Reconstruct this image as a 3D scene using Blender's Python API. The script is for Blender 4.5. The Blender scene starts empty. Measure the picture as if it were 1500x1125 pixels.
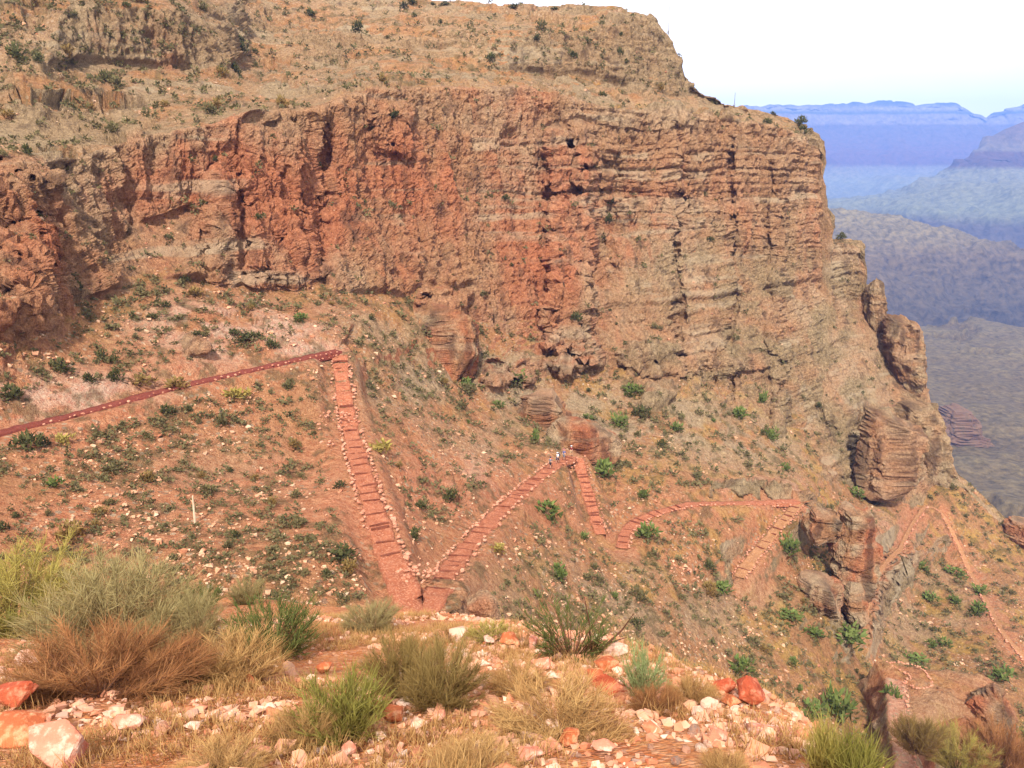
import bpy, bmesh, math, random
import numpy as np
from mathutils import Vector, Matrix

random.seed(7)
RNG = np.random.default_rng(7)
S = bpy.context.scene
C = S.collection

# ------------------------------------------------------------------ camera
PITCH = math.radians(15.0)
FPX = 1177.0                       # focal length in photo pixels (photo 1500 x 1125)
cam_d = bpy.data.cameras.new('camera')
cam_d.sensor_width = 36.0
cam_d.lens = 36.0 * FPX / 1500.0
cam_d.clip_start = 0.1
cam_d.clip_end = 60000.0
cam = bpy.data.objects.new('camera', cam_d)
C.objects.link(cam)
cam.location = (0, 0, 0)
cam.rotation_euler = (math.radians(90) - PITCH, 0, 0)
S.camera = cam

# ------------------------------------------------------------------ world, sun, exposure
SUN_EL, SUN_AZ = math.radians(45), math.radians(186)     # azimuth clockwise from +Y: behind the camera, to the left
w = bpy.data.worlds.new('World')
S.world = w
w.use_nodes = True
nt = w.node_tree
for n in list(nt.nodes):
    nt.nodes.remove(n)
wout = nt.nodes.new('ShaderNodeOutputWorld')
wbg = nt.nodes.new('ShaderNodeBackground')
wbg.inputs['Strength'].default_value = 0.1
sky = nt.nodes.new('ShaderNodeTexSky')
sky.sky_type = 'NISHITA'
sky.sun_disc = False
sky.sun_elevation = SUN_EL
sky.sun_rotation = SUN_AZ
wtc = nt.nodes.new('ShaderNodeTexCoord')
wmap = nt.nodes.new('ShaderNodeMapping')
wmap.inputs['Scale'].default_value = (1.6, 1.6, 7.0)
wn = nt.nodes.new('ShaderNodeTexNoise')
wn.inputs['Scale'].default_value = 1.5
wn.inputs['Detail'].default_value = 7
wn.inputs['Roughness'].default_value = 0.55
wr = nt.nodes.new('ShaderNodeValToRGB')
wr.color_ramp.elements[0].position = 0.25
wr.color_ramp.elements[0].color = (0.72, 0.72, 0.72, 1)
wr.color_ramp.elements[1].position = 0.55
wr.color_ramp.elements[1].color = (1, 1, 1, 1)
wmix = nt.nodes.new('ShaderNodeMixRGB')
wmix.inputs['Color2'].default_value = (9.9, 9.5, 9.0, 1)     # thin bright cloud sheet
nt.links.new(wtc.outputs['Generated'], wmap.inputs['Vector'])
nt.links.new(wmap.outputs['Vector'], wn.inputs['Vector'])
nt.links.new(wn.outputs['Fac'], wr.inputs['Fac'])
nt.links.new(wr.outputs['Color'], wmix.inputs['Fac'])
nt.links.new(sky.outputs['Color'], wmix.inputs['Color1'])
nt.links.new(wmix.outputs['Color'], wbg.inputs['Color'])
nt.links.new(wbg.outputs['Background'], wout.inputs['Surface'])

sun_d = bpy.data.lights.new('sun', 'SUN')
sun_d.energy = 4.6
sun_d.angle = math.radians(4.0)
sun_d.color = (1.0, 0.95, 0.87)
sun = bpy.data.objects.new('sun', sun_d)
C.objects.link(sun)
sd = Vector((math.sin(SUN_AZ) * math.cos(SUN_EL), math.cos(SUN_AZ) * math.cos(SUN_EL), math.sin(SUN_EL)))
sun.rotation_euler = (-sd).to_track_quat('-Z', 'Y').to_euler()
sun.location = sd * 300

vs = S.view_settings
vs.view_transform = 'Standard'
vs.look = 'None'
vs.exposure = 1.08
vs.gamma = 1.0
vs.use_curve_mapping = False
S.cycles.use_denoising = True
S.cycles.volume_bounces = 0
S.cycles.max_bounces = 4
S.cycles.diffuse_bounces = 2
S.cycles.transparent_max_bounces = 8
S.cycles.use_adaptive_sampling = True

# ------------------------------------------------------------------ numeric helpers
CT, ST = math.cos(PITCH), math.sin(PITCH)

def unproject(px, py, Y):
    """photo pixel + forward distance Y -> world point (arrays welcome)"""
    a = (np.asarray(px, float) - 750.0) / FPX
    b = (562.5 - np.asarray(py, float)) / FPX
    dy = CT + b * ST
    dz = -ST + b * CT
    k = np.asarray(Y, float) / dy
    return np.stack(np.broadcast_arrays(a * k, dy * k, dz * k), -1)

def project(p):
    p = np.asarray(p, float)
    f = p[..., 1] * CT - p[..., 2] * ST
    u = p[..., 1] * ST + p[..., 2] * CT
    return 750 + FPX * p[..., 0] / f, 562.5 - FPX * u / f, f

def pchip(xk, yk, x):
    xk = np.asarray(xk, float); yk = np.asarray(yk, float)
    h = np.diff(xk); d = np.diff(yk) / h
    m = np.zeros_like(yk)
    m[0], m[-1] = d[0], d[-1]
    for i in range(1, len(xk) - 1):
        if d[i-1] * d[i] > 0:
            w1, w2 = 2*h[i] + h[i-1], h[i] + 2*h[i-1]
            m[i] = (w1 + w2) / (w1 / d[i-1] + w2 / d[i])
    x = np.clip(x, xk[0], xk[-1])
    i = np.clip(np.searchsorted(xk, x) - 1, 0, len(xk) - 2)
    t = (x - xk[i]) / h[i]
    return ((2*t**3 - 3*t**2 + 1) * yk[i] + (t**3 - 2*t**2 + t) * h[i] * m[i]
            + (-2*t**3 + 3*t**2) * yk[i+1] + (t**3 - t**2) * h[i] * m[i+1])

def sstep(a, b, x):
    t = np.clip((x - a) / (b - a), 0, 1)
    return t * t * (3 - 2 * t)

def hsh(*idx, seed=0):
    h = np.full(np.broadcast(*idx).shape, (seed * 374761393 + 668265263) & 0xffffffff, np.uint32)
    for k, i in enumerate(idx):
        h = h ^ (i.astype(np.int64).astype(np.uint32) * np.uint32([2654435761, 2246822519, 3266489917][k]))
        h = (h ^ (h >> np.uint32(15))) * np.uint32(2246822519)
        h = (h ^ (h >> np.uint32(13))) * np.uint32(3266489917)
    h = h ^ (h >> np.uint32(16))
    return h.astype(np.float64) / 4294967295.0

def vnoise(x, y, z, seed=0):
    """value noise, -1..1"""
    xi, yi, zi = np.floor(x), np.floor(y), np.floor(z)
    fx, fy, fz = x - xi, y - yi, z - zi
    fx = fx**3 * (fx * (6*fx - 15) + 10); fy = fy**3 * (fy * (6*fy - 15) + 10); fz = fz**3 * (fz * (6*fz - 15) + 10)
    out = 0
    for a in (0, 1):
        for b in (0, 1):
            for c in (0, 1):
                wgt = (fx if a else 1-fx) * (fy if b else 1-fy) * (fz if c else 1-fz)
                out = out + wgt * hsh(xi + a, yi + b, zi + c, seed=seed)
    return out * 2 - 1

def fbm(x, y, z, octv=4, seed=0, gain=0.5, ridged=False):
    out = 0; amp = 1; tot = 0
    for o in range(octv):
        n = vnoise(x * 2.03**o + o * 7.1, y * 2.03**o, z * 2.03**o - o * 3.3, seed + o)
        if ridged:
            n = 1 - 2 * np.abs(n)
        out = out + amp * n; tot += amp; amp *= gain
    return out / tot

def blur(a, n):
    for _ in range(n):
        b = np.pad(a, ((1, 1), (1, 1)) + ((0, 0),) * (a.ndim - 2), mode='edge')
        a = (b[:-2, 1:-1] + b[2:, 1:-1] + b[1:-1, :-2] + b[1:-1, 2:] + 2 * b[1:-1, 1:-1]) / 6
    return a

def grid_normals(P):
    du = np.gradient(P, axis=1); dv = np.gradient(P, axis=0)
    n = np.cross(du, -dv)
    n /= np.linalg.norm(n, axis=-1, keepdims=True) + 1e-12
    flip = np.sign((n * -P).sum(-1, keepdims=True)); flip[flip == 0] = 1
    return n * flip

# ------------------------------------------------------------------ object helpers
def mesh_np(name, V, F, attrs=None, smooth=True):
    """V (n,3), F (m,3|4) int arrays -> mesh"""
    V = np.ascontiguousarray(V, np.float32); F = np.ascontiguousarray(F, np.int32)
    me = bpy.data.meshes.new(name)
    k = F.shape[1]
    me.vertices.add(len(V)); me.vertices.foreach_set('co', V.ravel())
    me.loops.add(F.size); me.loops.foreach_set('vertex_index', F.ravel())
    me.polygons.add(len(F)); me.polygons.foreach_set('loop_start', np.arange(0, F.size, k, dtype=np.int32))
    me.update(calc_edges=True)
    me.polygons.foreach_set('use_smooth', np.full(len(F), smooth, bool))
    for an, av in (attrs or {}).items():
        at = me.attributes.new(an, 'FLOAT', 'POINT')
        at.data.foreach_set('value', np.ascontiguousarray(av, np.float32).ravel())
    me.validate()
    return me

def grid_faces(nr, nc):
    i = np.arange(nr * nc).reshape(nr, nc)
    return np.stack([i[:-1, :-1], i[1:, :-1], i[1:, 1:], i[:-1, 1:]], -1).reshape(-1, 4)

def link(name, me, mat=None, parent=None):
    o = bpy.data.objects.new(name, me)
    C.objects.link(o)
    if mat is not None and me is not None and not me.materials:
        me.materials.append(mat)
    if parent is not None:
        o.parent = parent
    return o

def tag(o, label=None, cat=None, group=None, kind=None):
    if label: o['label'] = label
    if cat: o['category'] = cat
    if group: o['group'] = group
    if kind: o['kind'] = kind
    return o

def empty(name, loc=(0, 0, 0), rz=0.0):
    o = bpy.data.objects.new(name, None)
    C.objects.link(o)
    o.empty_display_size = 0.2
    o.location = loc
    o.rotation_euler = (0, 0, rz)
    return o

# ------------------------------------------------------------------ materials
ALB = 0.72          # photo tone -> surface albedo under this light
def srgb(r, g, b):
    f = lambda c: ALB * g0(c)
    g0 = lambda c: (c/255)/12.92 if c/255 <= 0.04045 else ((c/255 + 0.055)/1.055)**2.4
    return (f(r), f(g), f(b), 1.0)

class NT:
    """tiny node-tree writer"""
    def __init__(self, name, rough=0.9):
        self.m = bpy.data.materials.new(name)
        self.m.use_nodes = True
        self.t = self.m.node_tree
        self.p = self.t.nodes['Principled BSDF']
        self.p.inputs['Roughness'].default_value = rough
        self.p.inputs['Specular IOR Level'].default_value = 0.15
        self.tc = self.t.nodes.new('ShaderNodeTexCoord')
    def lk(self, a, b): self.t.links.new(a, b)
    def vec(self, scale=(1, 1, 1), which='Object'):
        m = self.t.nodes.new('ShaderNodeMapping'); m.inputs['Scale'].default_value = scale
        self.lk(self.tc.outputs[which], m.inputs['Vector']); return m.outputs['Vector']
    def noise(self, vec, scale, detail=4, rough=0.55, dist=0.0):
        n = self.t.nodes.new('ShaderNodeTexNoise')
        n.inputs['Scale'].default_value = scale; n.inputs['Detail'].default_value = detail
        n.inputs['Roughness'].default_value = rough; n.inputs['Distortion'].default_value = dist
        self.lk(vec, n.inputs['Vector']); return n.outputs['Fac']
    def voro(self, vec, scale, out='Distance', rnd=1.0):
        n = self.t.nodes.new('ShaderNodeTexVoronoi'); n.inputs['Scale'].default_value = scale
        n.inputs['Randomness'].default_value = rnd
        self.lk(vec, n.inputs['Vector']); return n.outputs[out]
    def ramp(self, fac, lo, hi, a=(0, 0, 0, 1), b=(1, 1, 1, 1)):
        n = self.t.nodes.new('ShaderNodeValToRGB')
        n.color_ramp.elements[0].position = lo; n.color_ramp.elements[1].position = hi
        n.color_ramp.elements[0].color = a; n.color_ramp.elements[1].color = b
        self.lk(fac, n.inputs['Fac']); return n.outputs['Color']
    def mix(self, fac, a, b, mode='MIX'):
        n = self.t.nodes.new('ShaderNodeMixRGB'); n.blend_type = mode
        for s, v in ((n.inputs['Fac'], fac), (n.inputs['Color1'], a), (n.inputs['Color2'], b)):
            if isinstance(v, (int, float, tuple)): s.default_value = v
            else: self.lk(v, s)
        return n.outputs['Color']
    def math(self, op, a, b):
        n = self.t.nodes.new('ShaderNodeMath'); n.operation = op
        for s, v in zip(n.inputs, (a, b)):
            if isinstance(v, (int, float)): s.default_value = v
            else: self.lk(v, s)
        return n.outputs[0]
    def attr(self, name):
        n = self.t.nodes.new('ShaderNodeAttribute'); n.attribute_name = name; return n.outputs['Fac']
    def rand(self):
        n = self.t.nodes.new('ShaderNodeObjectInfo'); return n.outputs['Random']
    def bump(self, h, strength, dist):
        n = self.t.nodes.new('ShaderNodeBump')
        n.inputs['Strength'].default_value = strength; n.inputs['Distance'].default_value = dist
        self.lk(h, n.inputs['Height']); self.lk(n.outputs['Normal'], self.p.inputs['Normal'])
    def out(self, col):
        if isinstance(col, tuple): self.p.inputs['Base Color'].default_value = col
        else: self.lk(col, self.p.inputs['Base Color'])
        return self.m

def hill_material(name):
    """red-wall limestone and its talus; the mesh carries masks (0..1): gentle (cliff -> slope), iron, pale (bedding),
    varn (desert varnish), tone, dust (pink soil), dryf (dry grass), scrub"""
    t = NT(name, 0.95)
    v = t.vec()
    n_fine = t.noise(v, 1.5, 5, 0.68)
    n_f2 = t.noise(v, 6.0, 4, 0.7)
    fine = t.ramp(t.math('ADD', t.math('MULTIPLY', n_fine, 0.6), t.math('MULTIPLY', n_f2, 0.4)), 0.36, 0.64)
    tone = t.attr('tone')
    rock = t.mix(tone, t.mix(fine, srgb(138, 94, 62), srgb(216, 160, 114)), t.mix(fine, srgb(142, 116, 88), srgb(226, 192, 152)))
    rock = t.mix(t.attr('olive'), rock, t.mix(fine, srgb(112, 94, 66), srgb(196, 170, 128)))
    rock = t.mix(t.attr('iron'), rock, t.mix(fine, srgb(160, 84, 52), srgb(228, 146, 102)))
    rock = t.mix(t.attr('pale'), rock, srgb(208, 184, 150))
    rock = t.mix(t.attr('varn'), rock, srgb(86, 62, 48))
    soil = t.mix(fine, srgb(148, 98, 62), srgb(214, 158, 108))
    soil = t.mix(t.attr('dust'), soil, t.mix(fine, srgb(190, 104, 68), srgb(236, 168, 126)))
    soil = t.mix(t.attr('dryf'), soil, t.mix(fine, srgb(162, 120, 58), srgb(218, 172, 98)))
    soil = t.mix(t.attr('greyf'), soil, t.mix(fine, srgb(138, 112, 82), srgb(216, 188, 150)))
    soil = t.mix(t.attr('bank'), soil, t.mix(fine, srgb(206, 136, 108), srgb(240, 206, 176)))
    vo = t.t.nodes.new('ShaderNodeTexVoronoi'); vo.inputs['Scale'].default_value = 1.5
    t.lk(v, vo.inputs['Vector'])
    sep = t.t.nodes.new('ShaderNodeSeparateColor'); t.lk(vo.outputs['Color'], sep.inputs[0])
    stone = t.mix(sep.outputs[0], srgb(146, 104, 78), srgb(216, 184, 150))
    stf = t.math('MULTIPLY', t.ramp(sep.outputs[1], 0.5, 0.56), t.ramp(vo.outputs['Distance'], 0.3, 0.42, (1, 1, 1, 1), (0, 0, 0, 1)))
    soil = t.mix(t.math('MULTIPLY', stf, t.attr('stony')), soil, stone)
    soil = t.mix(t.attr('scrub'), soil, t.mix(fine, srgb(74, 66, 40), srgb(128, 112, 70)))
    gg = t.ramp(t.math('ADD', t.attr('gentle'), t.math('MULTIPLY', t.math('SUBTRACT', n_fine, 0.5), 0.7)), 0.4, 0.6)
    col = t.mix(gg, rock, soil)
    h = t.math('ADD', t.noise(t.vec((1, 1, 0.7)), 1.3, 5, 0.75), t.math('MULTIPLY', n_f2, 0.35))
    t.bump(h, 1.0, 1.5)
    return t.out(col)

M = {}
M['hill'] = hill_material('canyon_rock_and_talus')

def simple_rock(name, c1, c2, c3, scale=1.0, bdist=0.04, rnd=0.0, rough=0.9):
    t = NT(name, rough)
    v = t.vec()
    n1 = t.noise(v, 1.2 * scale, 6, 0.65); n2 = t.noise(v, 5 * scale, 7, 0.68)
    col = t.mix(t.ramp(n1, 0.35, 0.65), c1, c2)
    col = t.mix(t.ramp(n2, 0.5, 0.66), col, c3)
    if rnd:
        col = t.mix(t.math('MULTIPLY', t.rand(), rnd), col, c3)
    t.bump(t.math('ADD', n2, t.math('MULTIPLY', t.noise(v, 16 * scale, 5, 0.7), 0.5)), 0.7, bdist)
    return t.out(col)

M['outcrop'] = simple_rock('shaded_red_outcrop', srgb(128, 84, 60), srgb(168, 104, 70), srgb(150, 124, 96), 0.22, 0.5)
M['pinnacle'] = simple_rock('buff_pinnacle', srgb(150, 104, 66), srgb(176, 132, 88), srgb(120, 96, 70), 0.2, 0.6)
M['trail'] = simple_rock('red_trail_dust', srgb(146, 80, 54), srgb(176, 106, 76), srgb(202, 146, 114), 1.2, 0.25)
M['trail_dark'] = simple_rock('dark_red_trail_dust', srgb(104, 46, 38), srgb(122, 58, 46), srgb(150, 82, 64), 1.4, 0.12)  # darker red than the other trail dusts
M['trail_pale'] = simple_rock('ochre_trail_dust', srgb(146, 98, 64), srgb(172, 122, 84), srgb(198, 154, 116), 1.2, 0.25)
M['log'] = simple_rock('riser_shade_step_log', srgb(96, 48, 34), srgb(116, 62, 44), srgb(140, 84, 62), 2.0, 0.02)  # log brown darkened to stand in for the shadow lines at the risers
M['wallstone'] = simple_rock('pink_wall_stone', srgb(166, 96, 70), srgb(196, 126, 98), srgb(214, 166, 138), 1.2, 0.03, 0.5)
M['scree'] = simple_rock('talus_stone', srgb(180, 126, 96), srgb(206, 164, 132), srgb(226, 200, 172), 0.8, 0.05)
M['saddle'] = simple_rock('saddle_dust', srgb(158, 108, 80), srgb(178, 126, 94), srgb(196, 152, 122), 0.25, 0.2)

# ------------------------------------------------------------------ MAIN HILL: cliff, slope above, hillside below
LINES = {
 'TOP': [(-300,-260,150),(0,-200,190),(200,-140,215),(400,-45,255),(520,-12,262),(620,-1,258),(660,3,255),(760,10,252),(840,10,246),(900,10,240),(935,15,236),(958,26,234),(972,45,233),(985,62,233),(995,85,232),(1004,114,232),(1025,136,234),(1060,154,236),(1110,162,238),(1150,172,238),(1178,184,238),(1192,199,239),(1199,222,240),(1204,280,241),(1209,335,243),(1213,352,246),(1228,350,250),(1246,350,250),(1260,358,250),(1265,374,250),(1269,408,249),(1282,456,246),(1298,469,244),(1312,465,243),(1325,479,242),(1336,500,241),(1348,523,240),(1354,545,238),(1357,566,236),(1362,600,232),(1370,640,226),(1378,664,220),(1400,690,212),(1430,716,208),(1460,745,204),(1500,785,198),(1600,880,185),(1800,1080,160)],
 'U1': [(-300,-60,140),(0,10,145),(90,4,152),(250,12,165),(320,60,178),(360,90,200),(450,60,220),(600,40,232),(680,46,218),(760,48,216),(850,42,222),(940,36,228),(965,48,231),(990,90,231),(1010,128,233),(1060,158,236)],
 'U2': [(-300,60,128),(0,122,128),(60,98,136),(100,94,147),(200,100,157),(300,104,166),(340,108,174),(380,112,187),(450,90,206),(600,80,213),(680,100,208),(760,106,210),(850,110,215),(930,128,219),(1000,148,224),(1040,160,229)],
 'R': [(-300,200,80),(0,225,98),(60,232,102),(120,228,108),(200,205,117),(290,185,125),(370,165,133),(440,160,140),(520,137,152),(580,129,162),(640,128,172),(760,129,184),(800,133,188),(880,156,194),(960,163,201),(1050,174,212),(1150,194,226),(1188,212,236),(1199,236,240),(1206,300,241),(1214,358,246),(1246,358,250),(1265,385,249)],
 'C': [(-300,310,75),(0,330,93),(100,330,100),(200,325,114),(300,300,122),(450,290,138),(600,280,158),(700,300,170),(850,320,187),(1000,340,201),(1100,370,213),(1180,400,229),(1206,420,236),(1250,440,244),(1290,490,240),(1340,560,230)],
 'B': [(-300,420,70),(0,440,82),(60,446,88),(130,436,98),(250,412,110),(330,418,117),(400,425,123),(480,430,129),(560,432,140),(620,440,148),(700,470,156),(780,495,161),(850,525,166),(950,540,171),(1050,562,179),(1120,602,183),(1200,655,186),(1250,722,185),(1300,735,188),(1340,742,192),(1375,712,204),(1400,712,208),(1450,752,203),(1500,800,195),(1600,895,182),(1800,1095,158)],
}
MID = [  # scattered (px, py, Y) below the cliff base
 (-300,720,52),(0,636,69),(150,602,78),(300,560,89),(400,536,97),(495,515,106),(560,530,117),(630,560,127),(700,590,133),(800,605,146),(900,612,152),(1000,630,152),(1100,670,155),(1170,700,153),(1250,760,163),(1340,770,183),(1400,800,188),(1500,850,176),(1800,1180,120),
 (-300,780,40),(0,700,60),(150,700,66),(300,700,71),(450,700,77),(540,700,75),(600,700,83),(670,700,93),(740,700,102),(800,700,109),(835,668,122),(860,700,120),(940,700,127),(1000,700,132),(1100,705,143),(1170,732,138),
 (0,780,52),(150,780,55),(300,780,57),(450,780,60),(565,780,64),(640,780,73),(725,780,78),(800,780,89),(880,780,105),(910,792,105),(1000,742,120),(1000,790,111),(1080,790,119),(1130,785,126),(1200,785,137),(1280,780,160),(1340,790,178),(1400,790,188),
 (-300,870,33),(0,870,45),(150,870,46),(300,870,49),(450,870,51),(600,870,54.5),(640,870,56),(720,870,63),(800,870,72),(900,870,86),(1000,870,98),(1080,850,113),(1150,870,116),(1250,870,130),(1300,870,152),(1400,870,166),(1500,900,158),
 (-300,960,30),(0,960,40),(300,960,45),(600,960,50),(720,960,56),(850,960,68),(1000,960,84),(1100,960,96),(1200,960,107),(1280,960,126),(1400,960,138),(1500,960,138),(1800,1260,100),
 (0,1125,36),(600,1125,44),(850,1125,56),(1000,1125,66),(1200,1125,78),(1350,1125,92),(1500,1125,104),(1500,1300,85),(1000,1300,52),(-300,1100,26)]

cols = np.concatenate([np.arange(-300, 0, 6.0), np.arange(0, 1500, 1.7), np.arange(1500, 1801, 8.0)])
NC = len(cols)
LP = {}
LY = {}
for k, pts in LINES.items():
    a = np.array(pts, float)
    LP[k] = np.interp(cols, a[:, 0], a[:, 1]) if k == 'TOP' else pchip(a[:, 0], a[:, 1], cols)
    LY[k] = pchip(a[:, 0], a[:, 2], cols)
prev = 'TOP'
for k in ('U1', 'U2', 'R', 'C', 'B'):
    bad = LP[k] < LP[prev] + 3
    LP[k] = np.where(bad, LP[prev] + 3, LP[k])
    LY[k] = np.where(bad, LY[prev] - 0.5, LY[k])
    prev = k
bot = np.interp(cols, [-300, 0, 300, 625, 700, 850, 1000, 1100, 1200, 1300, 1800], [1000, 970, 975, 985, 1010, 1050, 1090, 1140, 1200, 1260, 1420])

# thin plate spline for log(Y) below the base
ctr = [(x, y, d) for x, y, d in MID]
for i in range(0, NC, 24):
    ctr.append((cols[i], LP['B'][i], LY['B'][i]))
ctr = np.array(ctr)
def tps_fit(c, v, lam=2e-4):
    n = len(c)
    d = np.linalg.norm(c[:, None] - c[None], axis=-1)
    K = np.where(d > 0, d*d*np.log(np.maximum(d, 1e-9)), 0) + lam * np.eye(n)
    Pm = np.concatenate([np.ones((n, 1)), c], 1)
    A = np.block([[K, Pm], [Pm.T, np.zeros((3, 3))]])
    return np.linalg.solve(A, np.concatenate([v, np.zeros(3)]))
cc = ctr[:, :2] / 300.0
wts = tps_fit(cc, np.log(ctr[:, 2]))
def midY(px, py):
    sh = np.shape(px)
    q = np.stack([np.ravel(px), np.ravel(py)], -1) / 300.0
    out = np.empty(len(q))
    for s in range(0, len(q), 20000):
        qq = q[s:s+20000]
        d2 = ((qq[:, None] - cc[None])**2).sum(-1)
        K = np.where(d2 > 0, 0.5 * d2 * np.log(np.maximum(d2, 1e-12)), 0)
        out[s:s+20000] = K @ wts[:-3] + wts[-3] + qq @ wts[-2:]
    return np.exp(out).reshape(sh)

N1, N2, N3 = 150, 200, 230
PYr = np.concatenate([
    LP['TOP'] + (LP['R'] - LP['TOP']) * np.linspace(0, 1, N1, endpoint=False)[:, None],
    LP['R'] + (LP['B'] - LP['R']) * np.linspace(0, 1, N2, endpoint=False)[:, None],
    LP['B'] + (bot - LP['B']) * (np.linspace(0, 1, N3)[:, None] ** 1.15)], 0)
NR = PYr.shape[0]
PXr = np.broadcast_to(cols, PYr.shape).copy()
Yb = np.empty_like(PYr)
KY = np.stack([LP[k] for k in ('TOP', 'U1', 'U2', 'R', 'C', 'B')]); KD = np.stack([LY[k] for k in ('TOP', 'U1', 'U2', 'R', 'C', 'B')])
low = midY(PXr[N1+N2:], PYr[N1+N2:])
KD[5] = low[0]
for c in range(NC):
    Yb[:N1+N2, c] = np.interp(PYr[:N1+N2, c], KY[:, c], KD[:, c])
Yb[N1+N2:] = low
# local features: (px0, px1, py0, py1, dY, edge, cliffness) boxes pushed toward the camera
BUMPS = [
 (610, 690, 425, 446, -3, 4, 1),
 (-80, 60, 240, 470, -4, 40, .5),
 (800, 866, 190, 540, -6, 8, 1), (866, 905, 230, 420, 2.2, 12, .5),
 (700, 780, 520, 560, -3, 10, .8),
 (990, 1003, 180, 560, 3, 4, 1), (1068, 1078, 200, 590, 3, 4, 1), (1128, 1150, 230, 640, -3, 6, 1),
 (455, 480, 170, 420, 3, 10, 1), (360, 440, 190, 420, -2.5, 18, 1), (540, 602, 150, 222, -3, 10, 1), (310, 340, 240, 420, -2.5, 14, 1),
 (262, 298, 494, 520, -1.5, 6, 1), (1262, 1345, 602, 690, -5, 6, 1), (1196, 1258, 600, 700, -3, 8, 1),
 (1040, 1180, 706, 726, -2.5, 5, 1), (940, 985, 560, 598, -2, 8, 1), (905, 1120, 500, 545, -3, 10, 1),
]
cl_extra = np.zeros_like(Yb)
brk = fbm(PXr / 26, PYr / 14, 0 * PXr + 8, 3, 97)
wob = fbm(PXr / 45, PYr / 45, 0 * PXr, 4, 91) * 20
wob2 = fbm(PXr / 45, PYr / 45, 0 * PXr + 5, 4, 95) * 20
for x0, x1, y0, y1, dY, e, cf in BUMPS:
    m = sstep(-.55, -.2, brk) * sstep(x0 - e, x0 + e, PXr + .6 * wob) * sstep(x1 + e, x1 - e, PXr + .6 * wob) * sstep(y0 - e, y0 + e, PYr + .6 * wob2) * sstep(y1 + e, y1 - e, PYr + .6 * wob2)
    Yb += dY * m
    cl_extra = np.maximum(cl_extra, m * cf)
for px_, py_, rx_, ry_, v_ in [(1000,545,130,40,.75),(1140,600,90,55,.8),(1225,660,45,60,.85),(880,545,80,35,.6),(1060,590,60,30,.5),(790,520,60,25,.5),(1310,690,40,50,.7)]:
    cl_extra = np.maximum(cl_extra, v_ * np.exp(-(((PXr - px_) / rx_)**2 + ((PYr - py_) / ry_)**2)) * sstep(-.35, .05, fbm(PXr / 30, PYr / 9, 0 * PXr + 2, 3, 99)))
P0 = unproject(PXr, PYr, Yb)
nrm = grid_normals(blur(P0, 10))
nz = nrm[..., 2]
gentle0 = sstep(0.42, 0.72, nz) * (1 - cl_extra)
gentle0 = blur(gentle0, 3)
cl = 1 - gentle0
X, Y, Z = P0[..., 0], P0[..., 1], P0[..., 2]
dist = np.linalg.norm(P0, axis=-1)
# 1. large ribs, broken in angular steps
def steps(v, n):
    q = v * n; f = q - np.floor(q)
    return (np.floor(q) + sstep(0.35, 0.65, f)) / n
ribs = steps(fbm(X / 15, Y / 15, Z / 40, 5, 3, ridged=True, gain=0.55), 4) * 1.6
facet = steps(fbm(X / 6, Y / 6, Z / 13, 5, 5, gain=0.6), 5) * 2.0 + steps(fbm(X / 2.4, Y / 2.4, Z / 4.5, 4, 7, gain=0.6), 4) * 1.1
# 2. beds and blocks (warped)
wx = fbm(X / 7, Y / 7, Z / 7, 3, 11) * 1.8
wz = fbm(X / 14, Y / 14, Z / 9, 3, 17) * 1.3
s_co = X * 0.85 + Y * 0.55 + wx
def blocks(th, wd, seed):
    q = (Z + wz + 0.02 * X) / th
    q = q + 0.35 * np.sin(q * 1.7 + seed) + 0.2 * np.sin(q * 4.1 + seed)
    L = np.floor(q)
    bed = hsh(L, seed=seed) * 2 - 1
    st = s_co / (wd * (0.6 + hsh(L, seed=seed + 5))) + hsh(L, seed=seed + 9) * 10
    K = np.floor(st)
    blk = hsh(L, K, seed=seed + 3) * 2 - 1
    f1 = q - L; f2 = st - K
    crack = np.minimum(np.minimum(f1, 1 - f1) * th, np.minimum(f2, 1 - f2) * wd)
    return bed, blk, crack
b1, k1, c1 = blocks(7.5, 11, 31)
b2, k2, c2 = blocks(2.4, 4.2, 47)
b3, k3, c3 = blocks(0.95, 2.0, 59)
bedded = np.maximum(0.18 + 0.72 * sstep(560, 1000, PXr + 0.5 * (PYr - 300)), cl_extra * (PYr > LP['B'][None] - 30))
bedl = sstep(-0.25, 0.3, fbm(X / 30, Y / 30, Z / 12, 3, 131))
blockd = bedded * (0.5 * b1 + 0.35 * k1 + bedl * (0.45 * b2 + 0.4 * k2) + 0.2 * b3 + 0.24 * k3)
blockd -= bedded * (0.8 * np.exp(-(c1 / 0.3)**2) + 0.6 * np.exp(-(c2 / 0.2)**2))
flut = fbm(X / 2.8, Y / 2.8, Z / 14, 5, 71, ridged=True, gain=0.62) * (1.5 - 0.8 * bedded)
rough = fbm(X / 2.0, Y / 2.0, Z / 1.8, 4, 23, gain=0.7) * (0.6 + 0.2 * bedded)
vj = fbm(s_co / 13, Y * 0, Z / 75, 3, 151); vj2 = fbm(s_co / 5.5, Y * 0 + 3, Z / 26, 2, 157)
vcr = 1.7 * np.exp(-(vj / 0.035)**2) + 0.9 * np.exp(-(vj2 / 0.05)**2) * sstep(-.1, .3, fbm(X / 12, Y / 12, Z / 12, 2, 163))
far_k = sstep(40, 110, dist) * 0.7 + 0.3
disp = cl * (ribs + facet + blockd + flut + rough - vcr) * far_k
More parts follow.
